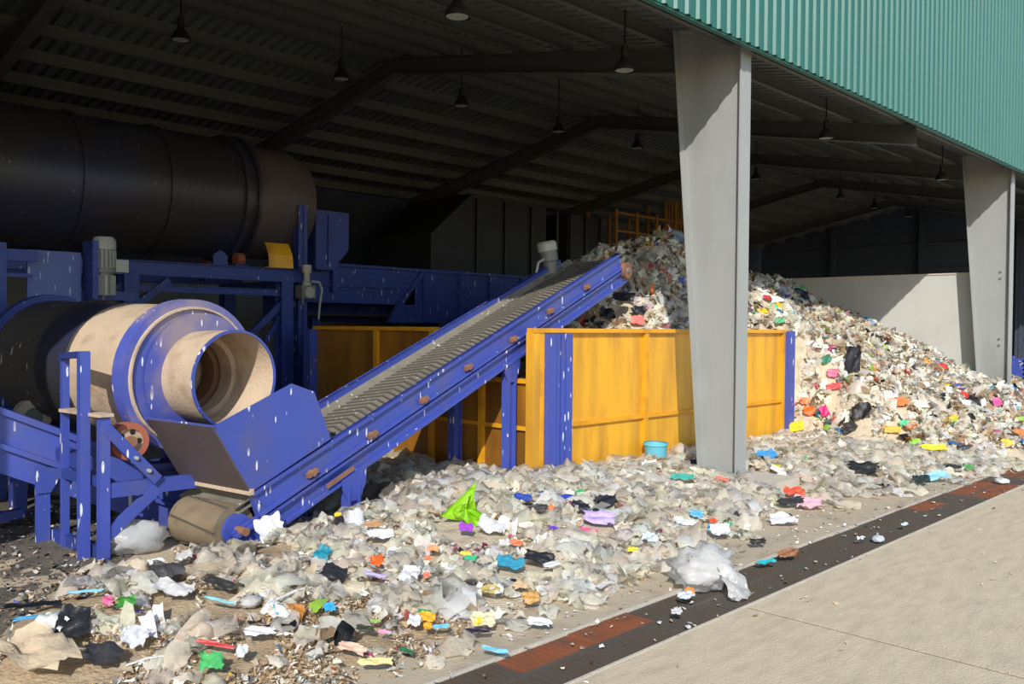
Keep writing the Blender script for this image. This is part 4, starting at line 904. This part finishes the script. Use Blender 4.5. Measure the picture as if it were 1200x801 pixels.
 (730, 351, 28, (44, 48, 56), 'dark film below the head of the belt', R, 'dark_film', 'plastic', .5),
 (893, 370, 15, (236, 200, 40), 'yellow bag high behind the big grey column', S, 'yellow_bag', 'bag', .9),
 (906, 364, 12, (120, 206, 160), 'pale green bag beside the yellow one behind the big column', S, 'green_bag', 'bag', 1.0),
 (899, 352, 12, (180, 50, 50), 'dark red scrap above the yellow bag behind the big column', S, 'red_scrap', 'plastic', .5),
 (916, 326, 9, (190, 140, 50), 'amber bottle on the crest of the shaded heap', B, 'amber_bottle', 'bottle', 1.4),
 (937, 351, 24, (40, 50, 64), 'dark navy bag on the crest of the shaded heap', S, 'navy_bag', 'bag', .9),
 (917, 342, 11, (160, 170, 184), 'pale blue grey bag between the amber bottle and the navy bag', S, 'grey_bag', 'bag', 1.4),
 (914, 379, 12, (90, 180, 130), 'green scrap just above the right end of the yellow bin', S, 'green_scrap', 'plastic', .6),
 (958, 348, 8, (206, 76, 44), 'small red orange scrap on the crest right of the navy bag', S, 'red_scrap', 'plastic', .9),
 (1016, 380, 20, (110, 160, 210), 'pale blue bag at the top of the sunlit slope', S, 'blue_bag', 'bag', .7),
 # lower left
 (160, 668, 34, (222, 206, 178), 'cream plastic bag lying under the white one at the stand foot', B, 'cream_bag', 'bag', .7),
 (196, 675, 44, (76, 74, 74), 'dark grey rubber sheet in the soil below the white bag', S, 'grey_sheet', 'rubber', .6),
 (202, 697, 56, (208, 206, 204), 'clear crushed plastic tray right of the green leaf', S, 'clear_tray', 'tray', .4),
 (148, 714, 22, (60, 140, 50), 'bright green leaf in the soil at the lower left', S, 'green_leaf', 'leaf', .8),
 (126, 712, 12, (228, 100, 150), 'small pink label left of the bright green leaf', S, 'pink_label', 'label', 1.2),
 (100, 700, 44, (130, 196, 226), 'light blue strap crossing from the mud into the soil', R, 'blue_strap', 'strap', .12),
 (45, 731, 60, (80, 156, 196), 'dusty blue strap in the mud at the left edge', R, 'blue_strap', 'strap', .15),
 (40, 716, 84, (26, 28, 32), 'long black hose lying across the mud', R, 'black_hose', 'hose', .12),
 (258, 711, 40, (140, 206, 214), 'pale turquoise lath in the soil in the lower left litter', R, 'turquoise_lath', 'plastic', .13),
 (294, 707, 30, (190, 186, 178), 'clear plastic cup lying on the soil right of the turquoise lath', B, 'clear_cup', 'cup', .6),
 (252, 764, 48, (206, 80, 76), 'red ribbon lying in the soil', R, 'red_ribbon', 'ribbon', .16),
 (248, 785, 30, (90, 190, 110), 'green film scrap at the bottom edge of the photo', S, 'green_film', 'plastic', .8),
 (304, 748, 40, (240, 240, 238), 'white torn paper in the middle of the soil', R, 'white_paper', 'paper', .4),
 (283, 772, 14, (240, 240, 238), 'white narrow paper below the white torn one', R, 'white_paper', 'paper', 1.6),
 (158, 755, 34, (236, 234, 230), 'white triangular paper left of the red ribbon', S, 'white_paper', 'paper', .8),
 (84, 740, 40, (44, 44, 46), 'black torn rubber sheet at the lower left edge of the soil', S, 'black_sheet', 'rubber', 1.1),
 (120, 775, 44, (60, 60, 62), 'dark crumpled bag below the black rubber sheet', S, 'dark_bag', 'bag', .7),
 (45, 772, 110, (206, 186, 156), 'big tan sheet of sacking at the bottom left corner', S, 'tan_sacking', 'sacking', .55),
 (60, 740, 36, (224, 218, 206), 'whitish rag above the tan sacking', S, 'pale_rag', 'cloth', .7),
 (258, 690, 40, (60, 58, 56), 'black net film right of the clear crushed tray', R, 'black_net', 'net', .4),
 (216, 658, 22, (210, 206, 198), 'clear box corner right of the cream bag', S, 'clear_box', 'box', .8),
 (182, 665, 22, (238, 236, 230), 'white paper just right of the cream bag', S, 'white_paper', 'paper', .5),
 (376, 610, 22, (238, 236, 234), 'white bag piece right of the foam sheet under the conveyor', S, 'white_bag', 'bag', .6),
 (417, 614, 24, (240, 240, 238), 'upright white film under the conveyor leg', S, 'white_film', 'plastic', 1.2),
 (398, 620, 12, (48, 46, 44), 'black strip left of the upright white film', R, 'black_strip', 'plastic', 2.2),
 (396, 608, 9, (236, 206, 60), 'small yellow scrap on the black strip under the conveyor', S, 'yellow_scrap', 'plastic', 1.0),
 (438, 620, 26, (190, 146, 106), 'tan rubber sole below the conveyor leg', R, 'tan_sole', 'sole', .4),
 (446, 632, 34, (236, 234, 228), 'white crumpled wrap below the tan sole', S, 'white_wrap', 'plastic', .5),
 (446, 580, 44, (92, 86, 78), 'smoky dark film in the shade under the conveyor', S, 'smoky_film', 'plastic', .6),
 (578, 622, 40, (238, 236, 234), 'white crumple right of the purple film', S, 'white_film', 'plastic', .7),
 (770, 694, 1, (0, 0, 0), '', S, '', '', 1),
 (804, 705, 22, (206, 208, 212), 'grey white film scrap on the drain left of the big white bag', S, 'grey_scrap', 'plastic', .6),
 (808, 700, 12, (236, 150, 70), 'small orange printed packet on the drain', R, 'orange_packet', 'packet', 1.3),
 (793, 724, 14, (206, 204, 204), 'frosted scrap standing on the drain grate', S, 'frosted_scrap', 'plastic', .8),
 (1029, 633, 18, (190, 196, 200), 'crumpled clear film ball on the concrete beside the drain', B, 'film_ball', 'plastic', .7),
 (1008, 636, 9, (226, 224, 220), 'small white scrap on the drain left of the clear film ball', S, 'white_scrap', 'plastic', .6),
 (1060, 619, 9, (200, 222, 230), 'tiny pale blue scrap on the far part of the drain', S, 'pale_scrap', 'plastic', .5),
 (923, 654, 30, (150, 104, 70), 'dry brown leaf on the drain grate', S, 'dry_leaf', 'leaf', .4),
 (680, 598, 1, (0, 0, 0), '', S, '', '', 1),
]
for px, py, w, c, lab, kd, nm, ct, asp in LIST:
    q_ = hit(px, py)
    if q_ and w >= 2:
        s_ = w*q_[1]/FOC; HITS.append((q_[0].x, q_[0].y, max(.05, s_*.45)))
for px, py, r_ in ((543, 612, .26), (322, 640, .14), (842, 690, .3), (163, 648, .25)):
    q_ = hit(px, py); HITS.append((q_[0].x, q_[0].y, r_))
# loose litter in front of the bin
stuff('litter_film', 'crumpled see-through film strewn thick in front of the yellow bin', scatter(11000, 1.4, 13.6, 3.2, 9.2, d_litter), .08, .34, {'clear': 86, 'white': 14}, M['film'], n=6, tilt=.26, sink=.05, fold=.26, puff=.35)
stuff('litter_scraps', 'small mixed scraps of plastic and paper strewn in front of the yellow bin', scatter(9000, 1.4, 13.6, 3.2, 9.2, d_litter), .02, .13, litter_w, M['opaque'], (.35, 2.6), 4, .42, .06, exf=.1)
# heap
stuff('heap_film', 'pale crumpled film all over the big refuse heap', scatter(9000, 7.3, 22.0, 3.0, 11, d_heap), .07, .30, {'clear': 66, 'white': 14, 'tan': 20}, M['film'], n=5, tilt=.36, sink=.08, fold=.3, puff=.35, exf=.2)
stuff('heap_scraps', 'mixed coloured scraps of plastic and paper all over the big refuse heap', scatter(22000, 7.3, 22.0, 3.0, 11, d_heap), .03, .19, heap_w, M['opaque'], (.25, 3.4), 4, .5, .08, pw=1.3, exf=.05)
# fine crumbs: soil at the lower left, on the mud, on the concrete and on the drain
def d_soil(x, y): return np.where((y > toe(x)+.02) & (x-(2.45-.78*(6.74-y)) > -.2), soilzone(x, y), 0)
stuff('soil_chips', 'woody chips and crumbs on the brown soil at the lower left', scatter(22000, 1.3, 4.2, 3.6, 7.0, d_soil), .008, .036, {'tan': 66, 'clear': 18, 'white': 8, 'grey': 6, 'col': 2}, M['opaque'], (.2, 4), 3, .5, .012)
def d_mud(x, y): return np.where((x < 2.6-.78*(6.74-y)), 1.0, 0)
x_, y_ = scatter(3500, -.5, 3.2, 4.6, 9.5, d_mud)
o = link('mud_crumbs', sheets('mud_crumbs', np.stack([x_, y_, np.full(len(x_), .03)], 1), np.tile([0, 0, 1.], (len(x_), 1)), rng.uniform(.012, .045, len(x_)), rng.uniform(.01, .03, len(x_)), pick_cols(len(x_), {'clear': 25, 'grey': 30, 'tan': 30, 'white': 8, 'black': 8, 'col': 3}), M['opaque'], 3, .4)); tag(o, 'crumbs of litter trodden into the dark mud', 'litter', kind='stuff')
def d_apron(x, y): return np.where((y < toe(x)+.5) & (y > 1.0), np.where(y > 3.4, .8, np.where(y > 2.9, .25, .04)), 0)
x_, y_ = scatter(900, 2.0, 14.0, 1.0, 4.4, d_apron)
o = link('ground_crumbs', sheets('ground_crumbs', np.stack([x_, y_, np.full(len(x_), .012)], 1), np.tile([0, 0, 1.], (len(x_), 1)), rng.uniform(.008, .05, len(x_))*rng.uniform(.5, 1, len(x_)), rng.uniform(.008, .03, len(x_)), pick_cols(len(x_), {'clear': 40, 'white': 30, 'tan': 20, 'grey': 10}), M['opaque'], 3, .3)); tag(o, 'small crumbs of litter on the concrete beside the drain', 'litter', kind='stuff')

# ------------------------------------------------------------ refuse: single pieces
matcache = {}
def pmat(c, kind):
    k = (tuple(c), kind)
    if k not in matcache:
        nm = 'piece_%s_%d_%d_%d' % (kind, *c)
        matcache[k] = film_mat(nm, rgb(*c), transp=.26, rough=.25, transl=.4) if kind == 'film' else film_mat(nm, rgb(*c), transp=0, rough=.45, transl=.15)
    return matcache[k]
def crumple(sx, sy, n=9, fold=.3, nrm=(0, 0, 1), rz=None, seed=0, puff=0.0, rnd=.6, tdir=None):
    r = np.random.default_rng(seed); g = np.linspace(-.5, .5, n); U, V = np.meshgrid(g, g, indexing='ij')
    W = np.zeros_like(U)
    for k in range(5):
        th = r.uniform(0, 6.28); f = r.uniform(4, 6)*(1.45**k); W += np.abs(np.sin(f*(U*np.cos(th)+V*np.sin(th))+r.uniform(0, 6.28)))*(.6**k)
    W = fold*(W-1.1)+puff*(.25-(U*U+V*V))*2+r.normal(0, .03, U.shape)
    ed = 1-.22*r.random(U.shape)*((np.abs(U) > .45) | (np.abs(V) > .45))
    rad = np.where(np.maximum(np.abs(U), np.abs(V)) > 0, np.sqrt(U*U+V*V)/np.maximum(np.maximum(np.abs(U), np.abs(V)), 1e-6), 1)
    U2 = U/rad**rnd*ed+r.normal(0, .015, U.shape); V2 = V/rad**rnd*ed+r.normal(0, .015, U.shape)
    nn = Vector(nrm).normalized(); t = nn.orthogonal().normalized(); b = nn.cross(t)
    if rz is None: rz = r.uniform(0, 6.28)
    if tdir is not None: t = (tdir-nn*tdir.dot(nn)).normalized(); b = nn.cross(t)
    t, b = t*math.cos(rz)+b*math.sin(rz), b*math.cos(rz)-t*math.sin(rz)
    s = min(sx, sy)
    P = [t*float(U2.flat[i]*sx)+b*float(V2.flat[i]*sy)+nn*float(W.flat[i]*s) for i in range(n*n)]
    F = [(i*n+j, (i+1)*n+j, (i+1)*n+j+1, i*n+j+1) for i in range(n-1) for j in range(n-1)]
    return P, F
def blob(sx, sy, sz, seed=0, n=14, m=10, amp=.2):
    r = np.random.default_rng(seed); P = []; ph = r.uniform(0, 6.28, 12); fr = r.uniform(1.5, 5, 12)
    for j in range(m+1):
        la = math.pi*j/m
        for i in range(n):
            lo = 2*math.pi*i/n; d = Vector((math.sin(la)*math.cos(lo), math.sin(la)*math.sin(lo), math.cos(la)))
            k = 1+amp*sum(math.sin(fr[q]*d.x*2+ph[q])*math.sin(fr[q+1]*d.y*2+ph[q+1])*math.cos(fr[q+2]*d.z*2+ph[q+2]) for q in range(0, 9, 3))+float(r.normal(0, amp*.18))
            P.append(Vector((d.x*sx*k, d.y*sy*k, d.z*sz*k)))
    F = [(j*n+i, (j+1)*n+i, (j+1)*n+(i+1) % n, j*n+(i+1) % n) for j in range(m) for i in range(n)]
    return P, F
def put(name, cat, P, F, p, m, label, group=None, smooth=True, floor_=None):
    if floor_ is not None:
        mz = min(v.z for v in P)+p.z
        if mz < floor_: P = [Vector((v.x, v.y, max(v.z, floor_-p.z+.002))) for v in P]
    mb = MB(); mb.add(P, F, smooth); me = mb.mesh(name, m); o = bpy.data.objects.new(name, me); COL.objects.link(o); o.location = p
    return tag(o, label, cat, group)
COUNT = [0]
def piece(px, py, w, c, label, kind='sheet', name='plastic_sheet', cat='plastic', asp=.7, stand=.34, film=False, fold=.2, up=.0, rz=None):
    q = hit(px, py)
    if q is None: return None
    p, t = q; d = t*(AX[2] @ (AX.T @ np.array([(px-600)/FOC, (py-400.5)/FOC, 1.0])))
    s = w*t/FOC*.92; COUNT[0] += 1; sd = COUNT[0]
    nn = Vector(hnorm(np.array(p.x), np.array(p.y)).tolist())
    cdir = Vector((-p.x, -p.y, EYE-p.z)).normalized(); stand = .03 if w > 90 else stand; nn = (nn*(1-stand)+cdir*stand).normalized()
    c = tuple(min(v, 216+int(.2*(v-216))) if v > 216 else v for v in c) if min(c) > 200 else c
    m = pmat(c, 'film' if film else 'op')
    CR = Vector(AX[0]); rz0 = rz; rz = random.uniform(-.3, .3) if rz is None else rz
    if kind == 'sheet':
        P, F = crumple(s*1.1, s*asp*1.25, 9, fold, nn, rz, sd, 0, .4, CR); p = p+Vector((0, 0, .05+up))+cdir*.03
    elif kind == 'bag':
        P, F = blob(s*.5, s*.42, s*asp*.42, sd); p = p+Vector((0, 0, s*asp*.25+up))
    elif kind == 'stick':
        a = rz0 or 0; dx = Vector((math.cos(a), math.sin(a), .06))*s*.5; mb = MB(); mb.tube([-dx, dx*.1+Vector((0, 0, .012)), dx], max(.004, s*asp*.5), 6); P, F = mb.v, mb.f; P = [Vector(v) for v in P]; p = p+Vector((0, 0, .05+up))
    elif kind == 'strip':
        P, F = crumple(s*1.1, s*asp, 9, fold*.8, nn, rz, sd, 0, .15, CR); p = p+Vector((0, 0, .05+up))+cdir*.03
    return put(name, cat, P, F, p, m, label, None, True, .004)
for px, py, w, c, lab, kd, nm, ct, asp in LIST:
    if w < 2: continue
    piece(px, py, w, c, lab, kd, nm, ct, asp)
# sticks and straws
for px, py, w, c, lab, rz in [(152, 705, 26, (236, 232, 222), 'white stick lying over the bright green leaf', 1.2), (232, 742, 30, (226, 214, 196), 'thin pale twig in the soil above the red ribbon', -.5), (170, 784, 46, (232, 226, 214), 'bent white wire at the bottom of the soil', -.2), (292, 730, 26, (236, 234, 228), 'upright white straw above the white torn paper', 1.3), (334, 752, 22, (238, 236, 230), 'white straw right of the white torn paper', -.8), (345, 703, 56, (226, 222, 212), 'long white cord in the soil right of the clear cup', .1), (225, 748, 30, (190, 160, 120), 'brown twig above the left end of the red ribbon', -.9)]:
    piece(px, py, w, c, lab, 'stick', 'stick', 'stick', .07, rz=rz)
# lime green bag: a pointed sheet standing in the litter
q, t = hit(543, 612)
P, F = [], []
lm = [(-.27, .18), (-.2, .24), (-.06, .36), (.08, .52), (.15, .57), (.12, .4), (.15, .25), (.26, .14), (.3, .06), (.2, -.02), (.1, .02), (0, .1), (-.14, .12)]
rx_ = Vector((AX[0][0], AX[0][1], 0)).normalized(); bk = Vector((AX[2][0], AX[2][1], 0)).normalized()
r_ = random.Random(4); sc2 = t/FOC*100*.98
n_ = 15; cen = Vector((.03, .24))
ringpts = []
for k in range(5):
    f_ = (1, .8, .55, .3, .1)[k]
    ringpts.append([cen+(Vector(p)-cen)*f_ for p in lm])
base_i = 0; vv = []
for k, ring in enumerate(ringpts):
    for i, p in enumerate(ring):
        dpt = -.06*math.sin(p.x*17+k)-.05*math.cos(p.y*21)*(1 if i % 2 else -1)+.05*(1-k/5)
        vv.append(rx_*p.x*sc2+Vector((0, 0, 1))*p.y*sc2+bk*(dpt*sc2+.04*p.y))
m_ = len(lm); ff = [(k*m_+i, k*m_+(i+1) % m_, (k+1)*m_+(i+1) % m_, (k+1)*m_+i) for k in range(4) for i in range(m_)]+[tuple(4*m_+i for i in range(m_))]
put('lime_bag', 'bag', vv, ff, q+Vector((0, 0, -.06)), pmat((150, 206, 40), 'op'), 'bright lime green bag standing pointed in the litter before the yellow bin', smooth=False)
p = at(318, 622, Y=6.22); P, F = crumple(.3, .24, 9, .1, (-.35, -.65, .65), .5, 91, 0, .1)
put('foam_sheet', 'foam', P, F, p, pmat((222, 222, 218), 'op'), 'white bent foam sheet leaning against the foot of the conveyor', floor_=.02)
# big white bag half on the drain, white bag at the stand, blue tub
q = at(842, 690, Z=0.0)
P, F = blob(.27, .2, .15, 77, 22, 14, .22); put('white_bag', 'bag', P, F, q+Vector((-.02, .12, .13)), pmat((236, 234, 230), 'film'), 'big puffed white plastic bag lying half over the drain', floor_=.006)
P, F = crumple(.34, .22, 11, .25, (-.2, -.6, .8), .3, 78); put('frosted_film', 'plastic', P, F, at(852, 697, Z=0)+Vector((0, -.05, .09)), pmat((226, 224, 220), 'film'), 'frosted torn film trailing from the big white bag over the drain', floor_=.006)
q, t = hit(163, 648)
P, F = blob(.24, .17, .13, 31, 20, 12, .16); put('white_bag', 'bag', P, F, q+Vector((.02, .1, .12)), pmat((232, 232, 230), 'film'), 'full white plastic bag at the foot of the blue stand')
q = at(768, 546, Y=6.42); tb = empty('blue_tub', (q.x, 6.42, .1), 'light blue plastic tub standing against the yellow panels left of the column', 'tub')
MB().lathe((q.x, 6.42, .1), (0, 0, 1), [(0, .12), (.28, .15), (.29, .155), (.29, .145), (.02, .11)], 24, (True, True)).build('tub_body', M['tub'], tb)
MB().lathe((q.x, 6.42, .37), (0, 0, 1), [(0, .148), (0, .162), (.03, .162), (.03, .148)], 24, (False, False)).build('tub_rim', M['tub'], tb)
# clear and white film pieces large enough to be told from the mass: the nearest and largest of them
import re as _re
LAND = {}
for px, py, w, c, lab, kd, nm, ct, asp in LIST:
    if w >= 2:
        s_ = _re.split(r' (?:lying|below|in|on|right|left|under|above|beside|between|hanging|leaning|standing|just|near|nearer|at|of|low|high|behind|crossing|over|crowning|with|around|against|against) ', lab)[0]
        LAND.setdefault(s_, []).append((px, py))
LAND = {k: v[0] for k, v in LAND.items() if len(v) == 1}
LAND.update({'lime green bag': (543, 590), 'big puffed white bag': (842, 670), 'blue tub': (768, 537), 'full white bag at the stand': (163, 640)})
USED = set()
def film_label(px, py, what):
    for k, (lx, ly) in sorted(LAND.items(), key=lambda e: (e[1][0]-px)**2+(e[1][1]-py)**2):
        dx, dy = px-lx, (py-ly)*1.2
        w = ('right of' if dx > 0 else 'left of') if abs(dx) > abs(dy) else ('below' if dy > 0 else 'above')
        near = 'just ' if math.hypot(dx, dy) < 30 else ''
        lab = '%s %s%s the %s' % (what, near, w, k)
        if lab not in USED and len(lab.split()) <= 16: USED.add(lab); return lab
def film_set(n, region, s0, s1, cols, label, group, name='plastic_film', film=True, mind=.16, kinds=('sheet',)):
    got = []; tries = 0; protos = {}
    while len(got) < n and tries < n*60:
        tries += 1; px = random.uniform(region[0], region[2]); py = random.uniform(region[1], region[3])
        h_ = hit(px, py)
        if h_ is None: continue
        p, t = h_
        if hh(p.x, p.y) < .05 or any((p-g).length < mind for g in got): continue
        if 7.0 < p.x < 13.0 and p.z < 1.0 and p.y > 6.4: continue
        if not clear_of(np.array([p.x]), np.array([p.y]), .12)[0]: continue
        if hh(p.x, p.y) < .05 or ((p.x-3.3)*.99+(p.y-6.3)*.143 < 1.9 and -(p.x-3.3)*.143+(p.y-6.3)*.99 > -.15): continue
        got.append(p); c = random.choice(cols); s = random.uniform(s0, s1); k = (c, random.randrange(6))
        if k not in protos:
            mb = MB(); P, F = crumple(1, random.uniform(.6, .95), 9, .3, (0, 0, 1), 0, hash(k) % 9999 if False else sum(c)+k[1]*37)
            mb.add(P, F, True); protos[k] = mb.mesh(name, pmat(c, 'film' if film else 'op'))
        o = bpy.data.objects.new(name, protos[k]); COL.objects.link(o)
        nn = Vector(hnorm(np.array(p.x), np.array(p.y)).tolist())+Vector((random.gauss(0, .3), random.gauss(0, .3)-.25, 0))-Vector((.2, 0, 0)); nn.normalize()
        o.rotation_mode = 'QUATERNION'; o.rotation_quaternion = nn.to_track_quat('Z', 'Y') @ Vector((0, 0, 1)).rotation_difference(Vector((0, 0, 1)))
        o.rotation_quaternion = o.rotation_quaternion @ __import__('mathutils').Quaternion((0, 0, 1), random.uniform(0, 6.28))
        o.scale = (s, s, s*random.uniform(.8, 1.3)); o.location = p+Vector((0, 0, s*.09+.01)); tag(o, film_label(px, py, label), 'plastic', group)
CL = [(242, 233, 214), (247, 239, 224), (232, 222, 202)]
WH = [(234, 232, 226), (224, 221, 214)]
film_set(54, (270, 560, 620, 760), .14, .28, CL, 'crumpled clear film', 'clear film in the near litter')
film_set(36, (620, 560, 900, 690), .14, .27, CL, 'crumpled clear film', 'clear film before the yellow panels')
film_set(12, (300, 570, 900, 700), .12, .22, WH, 'crumpled white film', 'white film in the litter', film=False)
film_set(34, (930, 400, 1190, 560), .18, .34, CL, 'crumpled pale film', 'pale film on the slope')
film_set(12, (690, 280, 930, 380), .25, .42, [(150, 152, 150), (120, 122, 124), (176, 172, 162)], 'crumpled shade-grey film', 'grey film on the upper heap')  # greys carry the shade over the heap top in the film's colour
